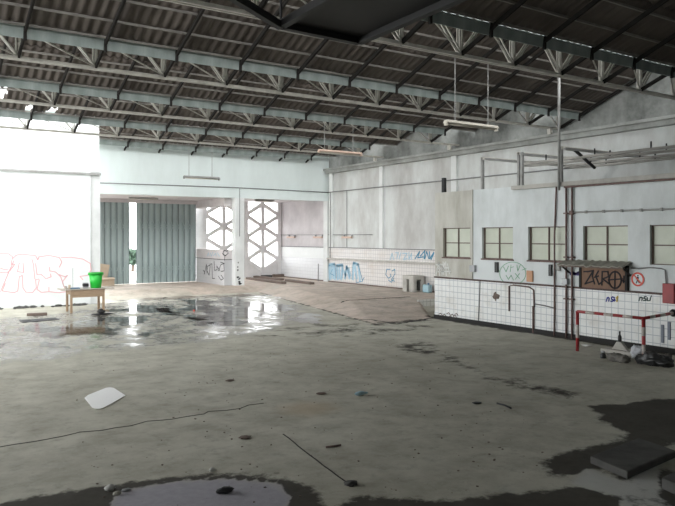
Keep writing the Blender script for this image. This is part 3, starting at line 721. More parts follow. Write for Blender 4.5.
# left wall: pale red outline letters
pl = lambda x, y: atY(x, y, 22.995)
Zl = lambda u, v: (u/6.75, 245+v/6.75)
graffiti([[Zl(-60,60),Zl(0,58),Zl(60,60),Zl(85,80),Zl(75,130),Zl(100,130),Zl(70,170),Zl(50,185),Zl(0,185)], [Zl(0,155),Zl(30,165),Zl(55,165)], [Zl(88,90),Zl(110,68),Zl(150,62),Zl(240,72),Zl(255,100),Zl(262,80),Zl(330,70),Zl(355,75),Zl(400,85),Zl(418,115),Zl(400,150)],
          [Zl(95,105),Zl(60,180),Zl(35,240),Zl(0,320)], [Zl(35,260),Zl(15,310),Zl(95,322),Zl(120,310),Zl(130,215),Zl(150,205),Zl(155,290),Zl(175,318),Zl(220,320),Zl(245,290),Zl(240,235),Zl(262,230)], [Zl(215,95),Zl(225,130),Zl(235,230)], [Zl(130,120),Zl(118,180),Zl(160,185),Zl(155,120)],
          [Zl(240,125),Zl(250,200),Zl(280,200),Zl(310,228),Zl(345,215),Zl(340,195)], [Zl(335,150),Zl(335,175),Zl(375,182),Zl(410,215),Zl(432,280)], [Zl(265,235),Zl(250,300),Zl(280,320),Zl(330,315),Zl(330,285)], [Zl(330,315),Zl(400,322),Zl(445,315)],
          [Zl(415,85),Zl(480,82),Zl(560,95),Zl(610,125),Zl(615,170),Zl(590,205),Zl(540,212)], [Zl(400,200),Zl(440,215),Zl(455,205),Zl(420,250),Zl(440,300)], [Zl(540,212),Zl(560,235)]],
         pl, .026, 'sred', 'pale red outlined graffiti letters on the white left wall', 'y')
# low wall: black tag
plw = lambda x, y: atX(x, y, 11.275)
Zk = lambda u, v: (195+u/9.2, 235+v/9.2)
graffiti([[Zk(85,360),Zk(105,270),Zk(110,350)], [Zk(115,285),Zk(110,330),Zk(130,370),Zk(140,280),Zk(120,285)], [Zk(135,270),Zk(155,265),Zk(160,400),Zk(180,400)], [Zk(175,240),Zk(180,325),Zk(205,320),Zk(200,285),Zk(230,330)], [Zk(215,330),Zk(240,270),Zk(265,265),Zk(268,330),Zk(240,335)], [Zk(215,380),Zk(240,415),Zk(262,400),Zk(240,370)], [Zk(75,325),Zk(90,345)], [Zk(235,250),Zk(270,262)]],
         plw, .03, 'sblack', 'black spray tag on the low tiled wall beside the shutter', 'x')
graffiti([[Zk(260,150),Zk(275,140),Zk(290,150),Zk(300,142),Zk(305,170),Zk(280,190),Zk(262,180),Zk(260,150)], [Zk(274,185),Zk(272,232)], [Zk(250,165),Zk(262,185),Zk(285,190)]], plw, .03, 'sblack', 'small black face doodle at the top of the low wall', 'x')
graffiti([[Zk(110,195),Zk(125,165),Zk(130,195)], [Zk(140,165),Zk(150,195),Zk(165,160)], [Zk(170,190),Zk(190,170),Zk(195,195)], [Zk(205,165),Zk(225,195)]], plw, .035, 'slblue', 'faint lilac scrawl along the top of the low wall', 'x')
# right wall: blue pieces
prw = lambda x, y: atX(x, y, XR-.034)
Zr = lambda u, v: (320+u/5.625, 240+v/5.625)
g = MB()
for st in ([(55,220),(50,140),(80,135),(85,220)], [(100,220),(95,145),(125,140),(120,220)], [(140,215),(150,150),(165,215)], [(185,220),(190,130),(215,140),(225,230)], [(62,150),(62,215)], [(72,150),(75,215)], [(108,150),(110,215)], [(198,150),(206,215)], [(160,160),(170,200)], [(130,170),(145,200)]): px_stroke(g, [Zr(*p) for p in st], prw, .13, .006, 'x')
tag(g.build('graffiti', 'slblue'), 'large light blue graffiti block on the right wall tiles', 'graffiti')
graffiti([[Zr(45,220),Zr(48,145),Zr(85,135),Zr(90,215)], [Zr(70,165),Zr(60,190),Zr(80,200)], [Zr(95,220),Zr(95,140),Zr(130,145),Zr(125,215)], [Zr(140,215),Zr(148,145),Zr(170,215)], [Zr(180,220),Zr(185,130),Zr(215,135),Zr(240,232),Zr(205,240),Zr(200,190)], [Zr(25,205),Zr(45,225),Zr(35,200)], [Zr(240,225),Zr(248,210)]], prw, .022, 'sblue', 'dark blue outline of the big light blue graffiti on the right wall', 'x', .012)
graffiti([[Zr(395,165),Zr(375,165),Zr(370,195),Zr(385,215),Zr(400,205),Zr(395,190)], [Zr(405,175),Zr(420,165),Zr(422,190),Zr(400,225),Zr(420,232)], [Zr(385,225),Zr(402,238),Zr(415,215)]], prw, .03, 'sblue', 'small blue tag on the tiles beside the concrete stool', 'x')
prw2 = lambda x, y: atX(x, y, XR-.024)
graffiti([[Zr(535,105),Zr(560,65),Zr(550,100),Zr(580,95)], [Zr(565,90),Zr(590,60),Zr(585,105)], [Zr(590,105),Zr(600,65),Zr(612,105)], [Zr(615,65),Zr(618,105),Zr(640,70)], [Zr(625,110),Zr(640,75)]], prw2, .045, 'sblue', 'bold blue letters in the band above the right wall ledge', 'x')
graffiti([[Zr(395,110),Zr(405,75),Zr(415,110)], [Zr(425,72),Zr(440,72),Zr(432,105)], [Zr(445,105),Zr(455,72)], [Zr(465,75),Zr(490,75),Zr(470,110),Zr(490,105)], [Zr(500,70),Zr(500,110),Zr(515,75),Zr(515,110)]], prw2, .045, 'slblue', 'faded blue letters left of the bold blue ones', 'x')
g = MB()
for i in range(9):
    p = atY(random.uniform(237, 240.5), random.uniform(262, 284), 25.175); g.blob(p, (random.uniform(.02, .06), .008, random.uniform(.02, .05)), i)
tag(g.build('paint_splashes', 'sblack'), 'black paint splashes low on the back column', 'splashes', kind='stuff')

# ------------------------------------------------------------------ conduits and lamps on walls
rail('conduit', [(5.92, 25.17, 4.12), (11.8, 25.17, 4.16), (XR-.03, 25.17, 4.12)], .018, 'conduit', 'thin conduit along the back wall above the openings', 'conduit')
rail('conduit', [(XR-.12, 25.1, 4.12), (XR-.12, 5, 4.12)], .02, 'conduit', 'conduit along the right wall below the concrete beam', 'conduit')
rail('conduit', [(XR-.12, 24.9, 4.12), (XR-.12, 24.9, 1.25)], .016, 'conduit', 'conduit dropping down the corner of the right wall', 'conduit')
y = atX(348, 230, XR).y; rail('conduit', [(XR-.06, y, 4.12), (XR-.06, y, 1.75)], .014, 'conduit', 'conduit dropping down the middle of the right wall', 'conduit')
rail('conduit', [(11.80, 25.15, 4.16), (11.80, 25.15, 2.2)], .012, 'conduit', 'thin wire dropping down the back column', 'conduit')
rail('conduit', [(XR-.06, 29.5, 2.27), (XR-.06, 21.9, 2.27)], .012, 'conduit', 'low wire carrying three faded lamps on the right wall', 'conduit')
for x, lab in ((291, 'faded orange wall lamp deepest in the lattice bay'), (318, 'faded orange wall lamp beside the back corner column'), (347, 'faded orange wall lamp on the hall side of the right wall')):
    y = atX(x, 237, XR-.1).y; root = thing('wall_lamp', (XR-.06, y, 2.17), lab, 'lamp', 'faded lamps on the right wall')
    MB().span((XR-.15, y-.36, 2.12), (XR-.07, y+.36, 2.20)).build('housing', 'pinkl', root, bevel=.01)
    MB().span((XR-.08, y-.30, 2.20), (XR-.02, y-.26, 2.28)).build('bracket', 'metal', root); MB().span((XR-.08, y+.26, 2.20), (XR-.02, y+.30, 2.28)).build('bracket', 'metal', root)
def hang_lamp(x0, x1, Y, z, rods, ztop, m, label):
    root = thing('fluorescent_lamp', ((x0+x1)/2, Y, z), label, 'lamp', 'hanging fluorescent lamps')
    b = MB(); b.prism([(Y-.10, z+.03), (Y+.10, z+.03), (Y+.05, z+.09), (Y-.05, z+.09)], 'x', x0, x1); b.build('housing', m, root)
    MB().tube([(x0+.04, Y, z+.005), (x1-.04, Y, z+.005)], .019).build('tube', 'tube', root, True)
    for e in (x0, x1): MB().span((e-.02, Y-.04, z-.03), (e+.03, Y+.04, z+.06)).build('end_cap', m, root)
    for rx in rods: MB().tube([(rx, Y, z+.08), (rx, Y, ztop)], .010, 6).build('rod', 'pipeg', root)
def lamp_px(p0, p1, Y, rods, m, label, ztop):
    a, b = atY(*p0, Y), atY(*p1, Y); hang_lamp(a.x, b.x, Y, (a.z+b.z)/2, [atY(r, 120, Y).x for r in rods], ztop, m, label)
lamp_px((446, 124), (496, 130), 10.9, (455, 488), 'tube', 'long pale hanging lamp above the right wall beam, nearest of the hanging lamps', 6.1)
lamp_px((319, 151.5), (361, 155.5), 19.2, (324.5, 353), 'pinkl', 'hanging lamp with a bare tube in front of the back corner', 6.05)
lamp_px((184, 178), (219, 179.5), 24.3, (189, 212), 'pipeg', 'dark hanging lamp in front of the pale back wall', 5.75)
def soffit_lamp(p0, p1, Y, z, label):
    a, b = atY(*p0, Y), atY(*p1, Y); root = thing('ceiling_lamp', ((a.x+b.x)/2, Y, z), label, 'lamp', 'lamps under the bay ceilings')
    MB().span((a.x, Y-.06, z-.07), (b.x, Y+.06, z)).build('housing', 'pipeg', root, bevel=.01)
    MB().tube([(a.x+.05, Y, z-.08), (b.x-.05, Y, z-.08)], .018).build('tube', 'tube', root, True)
soffit_lamp((129, 198), (158, 198.5), 26.8, 3.75, 'dim lamp under the ceiling above the shutters')
soffit_lamp((255, 202), (274, 202.5), 27.4, 3.86, 'dim lamp under the ceiling in front of the lattice')

# ------------------------------------------------------------------ rail racks above the booth
def rack(y, z, x1, two, label, brace=False):
    root = thing('overhead_rail_frame', (XB+.06, y, 3.37), label, 'frame', 'overhead rail frames on the booth roof')
    for k in range(2 if two else 1):
        MB().span((XB+.02, y-.03-k*.09, 3.3), (XB+.09, y+.03-k*.09, z)).build('post', 'pipeg', root)
    MB().span((XB+.02, y-.035, z-.06), (x1, y+.035, z+.01)).build('beam', 'steel', root)
    MB().span((XB+.02, y-.15, z-.075), (x1, y-.10, z-.03)).build('beam', 'pipeg', root)
    if brace: MB().bar((XB+.5, y, z-.03), (XB+1.1, y-.1, z-.42), .05, .05).build('brace', 'blackst', root)
rack(12.23, 4.17, XR, False, 'overhead rail frame on the booth roof, farthest of three')
rack(11.05, 4.17, XR, True, 'overhead rail frame on the booth roof, middle of three')
rack(9.85, 4.17, XR, False, 'overhead rail frame on the booth roof, nearest of three, beside the tall pole', True)
tag(MB().span((XB+.02, 13.6, 3.3), (XB+.1, 13.7, 3.76)).build('post_stub', 'blackst'), 'short dark post stub on the booth top at its far corner', 'post')
def hook_rail(x, x2, y0, y1, z, label):
    root = thing('hook_rail', (x, y0, z), label, 'rail', 'curved rails above the booth')
    pts = [(x2, y1, z), (x2, y0-.2, z)]+[((x+x2)/2+(x2-x)/2*math.cos(t), y0-.2+.35*math.sin(t), z) for t in np.linspace(.2, PI-.2, 9)]+[(x, y0-.2, z), (x, y1, z)]
    MB().tube(pts, .032, 8).build('track', 'ledge', root, True)
    for k in range(3):
        yy = y1+(y0-y1)*(k+.4)/3
        MB().tube([(x, yy, z), (x, yy, z+.16)], .018, 6).build('hanger', 'blackst', root)
        MB().tube([(x2, yy, z), (x2, yy, z+.16)], .018, 6).build('hanger', 'blackst', root)
hook_rail(13.0, 13.55, 11.6, 7.6, 3.98, 'curved overhead rail nearer the booth front')
hook_rail(14.3, 14.9, 11.3, 7.4, 3.98, 'curved overhead rail farther behind the booth front')

# ------------------------------------------------------------------ black hanging hatch
ca, cb, cc, cd = atZ(281, 26, 4.2), atZ(359, 42, 4.2), atZ(475, -8, 4.2), Vector((2.85, 4.2, 4.2))
cc = cb+(cc-cb)*1.25; cd = ca+(cc-cb)
root = thing('hanging_hatch', (ca+cc)/2, 'black steel hatch hanging under the roof at the top of the picture', 'hatch')
m = MB(); m.prism([(p.x, p.y) for p in (ca, cb, cc, cd)], 'z', 4.235, 4.25); m.build('panel', 'blackst', root)
m = MB()
for p, q2 in ((ca, cb), (cb, cc), (cc, cd), (cd, ca)): m.bar(p+Vector((0, 0, .01)), q2+Vector((0, 0, .01)), .07, .07)
m.build('frame', 'blackst', root)
e1 = atZ(237, -1, 4.2); e2 = e1+(e1-ca)*.6
m = MB(); m.bar(ca, e2, .06, .07); m.build('side_bar', 'blackst', root)
for p in (ca, cb, cc, cd):
    MB().tube([p, (p.x, p.y, 6.2)], .012, 6).build('hanger_rod', 'blackst', root)

# ------------------------------------------------------------------ desk and what is on it
DX0, DX1, DY0, DY1, DZ = 4.36, 5.26, 20.55, 21.1, .68
root = thing('desk', ((DX0+DX1)/2, 20.8, 0), 'small wooden desk standing in front of the white left wall', 'desk')
MB().span((4.08, DY0-.06, DZ-.025), (5.55, DY1+.05, DZ)).build('tabletop', 'woodtop', root, bevel=.004)
for x in (DX0, DX1):
    for y in (DY0, DY1): MB().span((x-.03, y-.03, 0), (x+.03, y+.03, DZ-.025)).build('leg', 'wood', root)
MB().span((DX0, DY0-.02, .44), (DX1, DY0, DZ-.03)).build('apron', 'wood', root)
MB().span((DX0, DY1-.01, .52), (DX1, DY1+.01, DZ-.03)).build('apron', 'wood', root)
for x in (DX0, DX1): MB().span((x-.012, DY0, .52), (x+.012, DY1, DZ-.03)).build('side_rail', 'wood', root)
bx, by = 5.10, 20.78
root = thing('bucket', (bx, by, DZ), 'bright green plastic bucket on the right end of the desk', 'bucket')
MB().lathe([(.0, .01), (.145, .01), (.145, 0), (.15, 0), (.195, .44), (.185, .44), (.14, .02), (0, .02)], (bx, by, DZ), 28).build('shell', 'green', root, True)
MB().lathe([(.196, .40), (.21, .40), (.213, .455), (.186, .455), (.186, .43)], (bx, by, DZ), 28).build('rim', 'greend', root, True)
MB().tube([(bx+.205*math.cos(t), by-.02-.16*abs(math.sin(t)), DZ+.42-.05*math.sin(t)) for t in np.linspace(0, PI, 14)], .008, 6).build('handle', 'greend', root)
for a in (0, PI): MB().box((bx+.205*math.cos(a), by, DZ+.405), (.03, .05, .05)).build('ear', 'greend', root)
lx, ly = atZ(75.5, 289, DZ).x, 20.75
root = thing('blue_base_stand', (lx-.0, ly, DZ), 'thin upright rod on a flat blue base on the desk', 'stand')
MB().span((lx-.14, ly-.09, DZ), (lx+.14, ly+.09, DZ+.035)).build('base', 'bluep', root, bevel=.01); MB().tube([(lx-.05, ly, DZ+.03), (lx-.05, ly, DZ+.60)], .008, 6).build('rod', 'metal', root)
lx = 4.80
root = thing('black_box', (lx, ly, DZ), 'small black and grey box on the desk left of the green bucket', 'box')
MB().span((lx-.075, ly-.06, DZ), (lx+.075, ly+.06, DZ+.05)).build('base', 'metal', root, bevel=.01); MB().span((lx-.08, ly-.065, DZ+.05), (lx+.08, ly+.065, DZ+.14)).build('body', 'black', root, bevel=.02); MB().span((lx-.07, ly-.06, DZ+.14), (lx+.07, ly+.06, DZ+.165)).build('lid', 'metal', root, bevel=.008)
for i, (dx, hh, lab) in enumerate(((4.24, .09, 'pale cup at the left end of the desk'), (4.34, .12, 'second pale cup on the desk, beside the blue base'))):
    root = thing('cup', (dx, 20.7, DZ), lab, 'cup', 'cups on the desk')
    MB().lathe([(0, .006), (.028, .006), (.028, 0), (.03, 0), (.037, hh), (.032, hh), (.026, .01), (0, .01)], (dx, 20.7, DZ), 14).build('body', 'cardb' if i else 'whitep', root, True)
    MB().tube([(dx+.03, 20.7, DZ+hh*.75), (dx+.055, 20.7, DZ+hh*.7), (dx+.055, 20.7, DZ+hh*.35), (dx+.03, 20.7, DZ+hh*.3)], .005, 6).build('handle', 'cardb' if i else 'whitep', root)
# cartons by the left column
cz = .22; cp = atZ(108, 285.6, cz)
root = thing('carton', (cp.x, cp.y, cz), 'tan cardboard carton on the floor behind the desk', 'carton')
MB().span((cp.x-.3, cp.y-.2, cz), (cp.x+.2, cp.y+.2, cz+.32)).build('body', 'cardb', root); MB().box((cp.x-.05, cp.y-.26, cz+.3), (.48, .14, .01), Matrix.Rotation(.5, 3, 'X')).build('flap', 'cardb', root)
tag(MB().box((cp.x-.13, cp.y+.33, cz+.43), (.42, .03, .86), Matrix.Rotation(.18, 3, 'Y')).build('board', 'cardb'), 'pale board leaning behind the cardboard carton', 'board')

# floor grates
for i, (px_, lab) in enumerate(((27, 'left of three small iron floor grates'), (39.5, 'middle of three small iron floor grates'), (52, 'right of three small iron floor grates'))):
    p = atZ(px_, 321.2-i*.9); root = thing('floor_grate', (p.x, p.y, 0), lab, 'grate', 'iron floor grates')
    b = MB()
    for k in range(5): b.span((p.x-.13+k*.055, p.y-.24, .006), (p.x-.105+k*.055, p.y+.24, .022))
    b.build('bars', 'iron', root)
    f2 = MB(); f2.span((p.x-.15, p.y-.26, .002), (p.x+.14, p.y-.24, .02)); f2.span((p.x-.15, p.y+.24, .002), (p.x+.14, p.y+.26, .018)); f2.span((p.x-.15, p.y-.26, .002), (p.x-.13, p.y+.26, .018)); f2.span((p.x+.12, p.y-.26, .002), (p.x+.14, p.y+.26, .018)); f2.build('frame', 'iron', root)
    MB().span((p.x-.15, p.y-.26, .0005), (p.x+.14, p.y+.26, .003)).build('pit_cover', 'dark', root)
p = atZ(37, 315.5)
tag(MB().box((p.x, p.y, .035), (.52, .20, .07), Matrix.Rotation(-.15, 3, 'Z')).build('wood_offcut', 'scrap', bevel=.01), 'brown wood offcut on the floor above the grates', 'wood')
p = atZ(102, 315)
root = thing('sandal', (p.x, p.y, 0), 'dark discarded sandal on the wet floor in front of the desk', 'sandal')
MB().blob((p.x, p.y, .03), (.30, .12, .03), 3, .15).build('sole', 'black', root, True); MB().blob((p.x-.03, p.y, .09), (.09, .10, .07), 4, .3).build('strap', 'black', root, True)
m = MB(); 
for i in range(26):
    x = random.uniform(1.5, 5.3); m.blob((x, 22.72+random.uniform(-.12, .12), .02), (random.uniform(.04, .2), .08, random.uniform(.015, .05)), i)
tag(m.build('rubble', 'slab'), 'strip of rubble along the foot of the white left wall', 'rubble', kind='stuff')
p = atZ(194, 311.5); tag(MB().blob((p.x, p.y, .025), (.03, .04, .03), 2, .2).build('red_can', 'signred', smooth=True), 'tiny red litter on the wet floor before the shutters', 'litter')

# rubble planks in the lattice bay
for i, (a_, b_, lab) in enumerate((((248, 279.3), (284, 284.0), 'dark plank nearest the hall in the lattice bay'), ((255, 277.6), (282, 280.6), 'dark plank in the middle of the lattice bay pile'), ((287, 281.2), (312, 284.6), 'dark plank beside the tiles in the lattice bay'))):
    a, b = atZ(*a_, .22), atZ(*b_, .22); u = Vector((0, 0, .05+.0*i))
    tag(MB().bar(a+u, b+u, .22, .09).build('plank', 'scrap'), lab, 'plank', 'dark planks on the bay floor')
p = atZ(265, 275.5, .22); tag(MB().span((p.x-.35, 29.2, .22), (p.x+.35, 29.45, .36)).build('timber', 'scrap'), 'dark timber lying under the right lattice screen', 'timber')
p = atZ(247.5, 275.5, .22); tag(MB().span((p.x-.25, 29.1, .22), (p.x+.2, 29.4, .34)).build('timber', 'dark'), 'short black timber right of the back column', 'timber')
a = atX(322.5, 272, XR-.08); tag(MB().tube([(XR-.3, a.y, .22), (XR-.3, a.y, 1.0)], .02).build('standpipe', 'conduit'), 'thin dark standpipe before the right wall corner', 'pipe')

# concrete stool with light blue bottle
p = Vector((15.74, 19.0, .22))
root = thing('concrete_stool', p, 'grey concrete stool against the tiled right wall', 'stool')
W, D, HH = .52, .62, .58
MB().span((p.x-W/2, p.y-D/2, p.z+HH-.14), (p.x+W/2, p.y+D/2, p.z+HH)).build('seat', 'ledge', root, bevel=.02)
for sx in (-1, 1):
    for sy in (-1, 1):
        cx_, cy_ = p.x+sx*(W/2-.08), p.y+sy*(D/2-.12); MB().span((cx_-.08, cy_-.12, p.z), (cx_+.08, cy_+.12, p.z+HH-.13)).build('leg', 'ledge', root, bevel=.015)
MB().span((p.x+.05, p.y-D/2+.05, p.z+.05), (p.x+.1, p.y+D/2-.05, p.z+HH-.2)).build('back_panel', 'slab', root)
q3 = atZ(427, 292.5, .22)
root = thing('plastic_canister', (q3.x, q3.y, .22), 'light blue plastic canister right of the concrete stool', 'canister')
MB().span((q3.x-.10, q3.y-.18, .22), (q3.x+.10, q3.y+.14, .50)).build('body', 'ltblue', root, bevel=.04); MB().lathe([(.04, 0), (.04, .06), (.03, .07), (0, .07)], (q3.x, q3.y-.08, .495), 12).build('cap', 'bluep', root)

# ------------------------------------------------------------------ striped barrier, bags and litter
PB = [Vector((11.04, 8.42, .76)), Vector((11.04, 7.05, .765)), Vector((12.29, 7.25-.02, .765))]
root = thing('barrier', (11.04, 7.7, 0), 'red and white striped pipe barrier standing before the tiled booth', 'barrier')
def striped(a, b, n, r, name):
    o = MB().tube([a, b], r, 10).build(name, 'red', root, True)
    for i in range(1, n, 2):
        p_, q_ = a+(b-a)*(i/n), a+(b-a)*((i+1)/n); MB().tube([p_, q_], r*1.06, 10).build('white_band', 'whitep', o, True)
striped(PB[0], Vector((11.04, 8.42, 0)), 3, .032, 'post')
striped(PB[1], Vector((11.02, 7.03, 0)), 5, .032, 'post')
striped(PB[0], PB[1], 7, .028, 'top_rail'); striped(PB[1], PB[2], 6, .028, 'side_rail')
MB().blob(PB[2]-Vector((.03, 0, 0)), (.05, .07, .07), 1, .1).build('end_knob', 'black', root, True)

def lump(parts, name, m, label, cat, loc):
    b = MB()
    for i, (c, d, sd) in enumerate(parts): b.blob((loc[0]+c[0], loc[1]+c[1], loc[2]+c[2]), d, sd, .22, 30, 18, 3.2, -.8)
    o = b.build(name, m, smooth=True); return tag(o, label, cat)
p = atZ(653, 365)
lump([((0, .02, .09), (.15, .24, .125), 1), ((.04, -.16, .075), (.13, .17, .10), 12), ((-.03, .17, .07), (.11, .12, .09), 22)], 'rubbish_bag', 'bag', 'big black rubbish bag on the floor under the striped barrier', 'bag', (p.x, p.y, 0))
p = atZ(618, 361.5); lump([((0, .04, .06), (.11, .16, .08), 5), ((.0, -.10, .055), (.10, .12, .075), 15)], 'rubbish_bag', 'bagg', 'flat grey rubbish bag left of the big black one', 'bag', (p.x, p.y, 0))
p = atZ(636.5, 359); lump([((0, 0, .09), (.08, .10, .12), 8), ((0, -.06, .15), (.06, .07, .06), 18)], 'crumpled_wrapper', 'wrap', 'white crumpled plastic wrapper on top of the black bag', 'wrapper', (p.x, p.y, .03))
p = atZ(668, 361); lump([((0, 0, .07), (.07, .06, .06), 9)], 'crumpled_wrapper', 'bagg', 'grey crumpled wrapper on the right end of the black bag', 'wrapper', (p.x, p.y, .0))
p = atZ(620, 354.5)
root = thing('broken_slab', (p.x, p.y, 0), 'pale broken slab lying behind the grey rubbish bag', 'slab')
MB().box((p.x, p.y, .05), (.24, .66, .08), Matrix.Rotation(.1, 3, 'Z')).build('slab', 'ledge', root, bevel=.02)
MB().prism([(p.y+.15, .09), (p.y-.18, .09), (p.y-.04, .24), (p.y+.05, .24)], 'x', p.x-.04, p.x+.04).build('wedge', 'ledge', root, bevel=.01)
rb = Vector((p.x, p.y+.005, .242)); root = thing('bottle', rb, 'dark bottle standing on the pale broken slab', 'bottle')
MB().lathe([(0, 0), (.032, 0), (.034, .01), (.034, .09), (.014, .13), (.014, .17), (0, .17)], rb, 14).build('glass', 'black', root, True); MB().lathe([(.016, .165), (.016, .19), (0, .19)], rb, 10).build('cap', 'dark', root)
p = atZ(603, 358); root = thing('bottle', (p.x, p.y, 0), 'small black bottle standing on the floor left of the bags', 'bottle')
MB().lathe([(0, 0), (.05, 0), (.052, .01), (.052, .06), (.03, .085), (.03, .1), (0, .1)], p, 14).build('body', 'black', root, True); MB().lathe([(.034, .1), (.034, .125), (0, .125)], p, 12).build('cap', 'metal', root)
p = atZ(587, 346); tag(MB().blob((p.x, p.y, .015), (.08, .1, .02), 3, .3).build('paper_scrap', 'stone', smooth=True), 'pale scrap on the floor between the barrier posts', 'scrap')

# ------------------------------------------------------------------ foreground floor things
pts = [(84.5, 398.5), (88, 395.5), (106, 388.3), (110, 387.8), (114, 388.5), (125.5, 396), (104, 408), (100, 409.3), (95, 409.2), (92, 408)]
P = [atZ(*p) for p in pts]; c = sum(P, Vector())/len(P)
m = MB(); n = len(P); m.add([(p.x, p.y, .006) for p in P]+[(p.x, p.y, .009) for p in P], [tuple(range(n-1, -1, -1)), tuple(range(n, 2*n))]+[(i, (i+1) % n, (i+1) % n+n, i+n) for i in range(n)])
tag(m.build('sun_patch_sheet', 'sunpatch'), 'white sheet standing in for a sun patch on the bare concrete floor at left', 'sheet')  # patch of sun on the floor, put into a thin white sheet
def pebble(px_, py_, d, m, name, label, cat, sd=1):
    p = atZ(px_, py_); return tag(MB().blob((p.x, p.y, d[2]*.8), d, sd, .2, 14, 9, 2, -.8).build(name, m, smooth=True), label, cat)
p = atZ(360, 395.5); root = thing('plastic_bottle', (p.x, p.y, 0), 'crushed pale blue plastic bottle on the middle of the floor', 'bottle')
MB().blob((p.x, p.y, .03), (.085, .035, .03), 2, .2).build('body', 'ltblue', root, True); MB().tube([(p.x+.08, p.y-.01, .03), (p.x+.115, p.y-.015, .03)], .014).build('cap', 'ltblue', root)
pebble(110, 490, (.045, .035, .025), 'stone', 'pebble', 'white pebble at the rim of the foreground pale patch', 'pebble', 1)
pebble(126, 491, (.04, .025, .012), 'metal', 'flat_stone', 'flat grey stone right of the white pebble', 'pebble', 2)
pebble(117, 495, (.035, .025, .018), 'canopy', 'pebble', 'tan pebble below the white pebble', 'pebble', 3)
pebble(212, 471.5, (.03, .025, .02), 'stone', 'pebble', 'small white pebble above the foreground pale patch', 'pebble', 4)
pebble(225, 493, (.075, .04, .03), 'black', 'dark_stone', 'black lump lying on the pale foreground patch', 'stone', 5)
pebble(245, 438, (.07, .06, .012), 'scrap', 'leaf_litter', 'brown flat leaf litter in the left foreground', 'litter', 6)
pebble(321, 394, (.075, .05, .012), 'scrap', 'tile_chip', 'brown tile chip left of the crushed bottle', 'chip', 7)
pebble(477, 403.5, (.07, .05, .012), 'black', 'rag', 'black rag on the right middle floor', 'rag', 8)
pebble(230, 381, (.07, .05, .014), 'scrap', 'leaf_litter', 'dark scrap on the floor right of the white sun patch', 'litter', 9)
pebble(351, 485, (.06, .05, .02), 'slab', 'debris_lump', 'grey debris lump at the bottom middle of the floor', 'debris', 10)
a, b = atZ(326, 448), atZ(341, 446); rail('stick', [a+Vector((0, 0, .01)), b+Vector((0, 0, .01))], .01, 'pipe', 'short reddish stick on the foreground floor', 'stick')
a, b = atZ(497, 404), atZ(511, 409); rail('stick', [a+Vector((0, 0, .01)), (a+b)/2+Vector((.02, 0, .012)), b+Vector((0, 0, .01))], .012, 'black', 'black bent stick on the right middle floor', 'stick')
m = MB()
for i in range(420):
    Y = random.uniform(4.3, 15); X = .2*Y+random.random()**.9*(9.5*Y/14+1.5)
    if X > 11.5: continue
    r = random.uniform(.004, .014); m.blob((X, Y, r*.3), (r, r*random.uniform(.5, 1.3), r*.4), i, .3, 7, 4)
tag(m.build('floor_grit', 'scrap'), 'dark grit and crumbs scattered over the concrete floor', 'grit', kind='stuff')
# broken kerb slabs at lower right
for (u0, u1, dx, hgt, lab) in (((5.67, 4.18), (5.58, 3.72), .95, .075, 'dark concrete kerb slab in the lower right foreground, left one'), ((5.62, 3.42), (5.52, 3.05), .95, .10, 'dark concrete kerb slab at the lower right picture corner')):
    m = MB(); m.prism([(u0[0], u0[1]), (u1[0], u1[1]), (u1[0]+dx, u1[1]+.10), (u0[0]+dx, u0[1]+.10)], 'z', 0, hgt); tag(m.build('kerb_slab', 'slab', bevel=.012), lab, 'slab', 'kerb slabs')

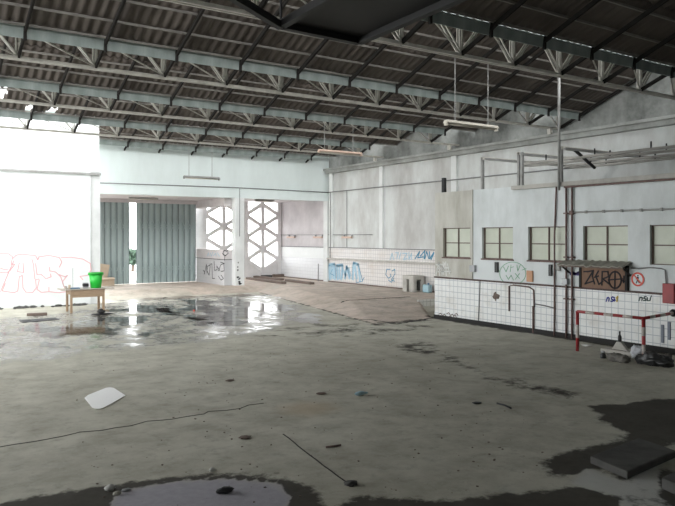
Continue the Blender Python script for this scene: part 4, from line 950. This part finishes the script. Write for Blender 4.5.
# ------------------------------------------------------------------ outside
struct(MB().span((-30, 30.3, -.12), (60, 80, .05)).build('ground_outside', 'ground'), cat='ground')
struct(MB().span((5.5, 28.6, -.1), (XR+.3, 30.4, .04)).build('floor_threshold', 'ground'), cat='floor')
p = atZ(132.5, 262, .3)
root = thing('tree', (12.5, 42, .05), 'bluish green tree outside, seen through the gap between shutters', 'tree')
MB().tube([(12.5, 42, .05), (12.53, 42, .5), (12.48, 42.05, 1.1)], .1, 8).build('trunk', 'bark', root)
m = MB()
for i in range(260):
    v = Vector((random.gauss(0, 1), random.gauss(0, 1), random.gauss(0, 1))).normalized()*random.random()**.4
    m.box((12.5+v.x*.6, 42+v.y*.6, .95+v.z*.5), (.22, .22, .02), Matrix.Rotation(random.uniform(0, 6), 3, v))
m.build('crown', 'leaf', root)

# ------------------------------------------------------------------ light
w = bpy.data.worlds.new('overcast_sky'); SC.world = w; w.use_nodes = True
nt = w.node_tree; bg = nt.nodes['Background']
bg.inputs['Color'].default_value = (.97, .99, 1, 1); bg.inputs['Strength'].default_value = 5.0
def portal(loc, rot, sx, sy):
    l = bpy.data.lights.new('daylight_portal', 'AREA'); l.shape = 'RECTANGLE'; l.size = sx; l.size_y = sy; l.cycles.is_portal = True
    o = bpy.data.objects.new('daylight_portal', l); COL.objects.link(o); o.location = loc; o.rotation_euler = rot
for r in (2, 3, 4, 5):
    portal((4.4, ROWS[r][0]-.02, 6.35), (PI/2, 0, 0), 23.4, 1.1)
portal((-3.15, ROWS[1][0]-.02, 6.35), (PI/2, 0, 0), 8.3, 1.1)
portal((-7.3, 16, 2.6), (0, -PI/2, 0), 5.2, 12.9)
portal((13.8, 29.9, 2.0), (-PI/2, 0, 0), 4.5, 3.7)
portal((8.3, 28.8, 2.0), (-PI/2, 0, 0), 6, 3.6)

# ------------------------------------------------------------------ camera
cam = bpy.data.cameras.new('camera'); co = bpy.data.objects.new('camera', cam); COL.objects.link(co)
co.location = (0, 0, H); co.rotation_euler = (PI/2, 0, -YAW)
cam.sensor_fit = 'HORIZONTAL'; cam.sensor_width = 36; cam.lens = F/675*36; cam.shift_y = -(253-Y0)/675; cam.clip_end = 300
SC.camera = co
vs_ = SC.view_settings; vs_.view_transform = 'Standard'; vs_.look = 'None'; vs_.gamma = 1; vs_.use_curve_mapping = False; vs_.exposure = 0.85
SC.cycles.max_bounces = 10; SC.cycles.diffuse_bounces = 6; SC.cycles.use_denoising = True
for o in bpy.data.objects:
    if '_o' in o: del o['_o']
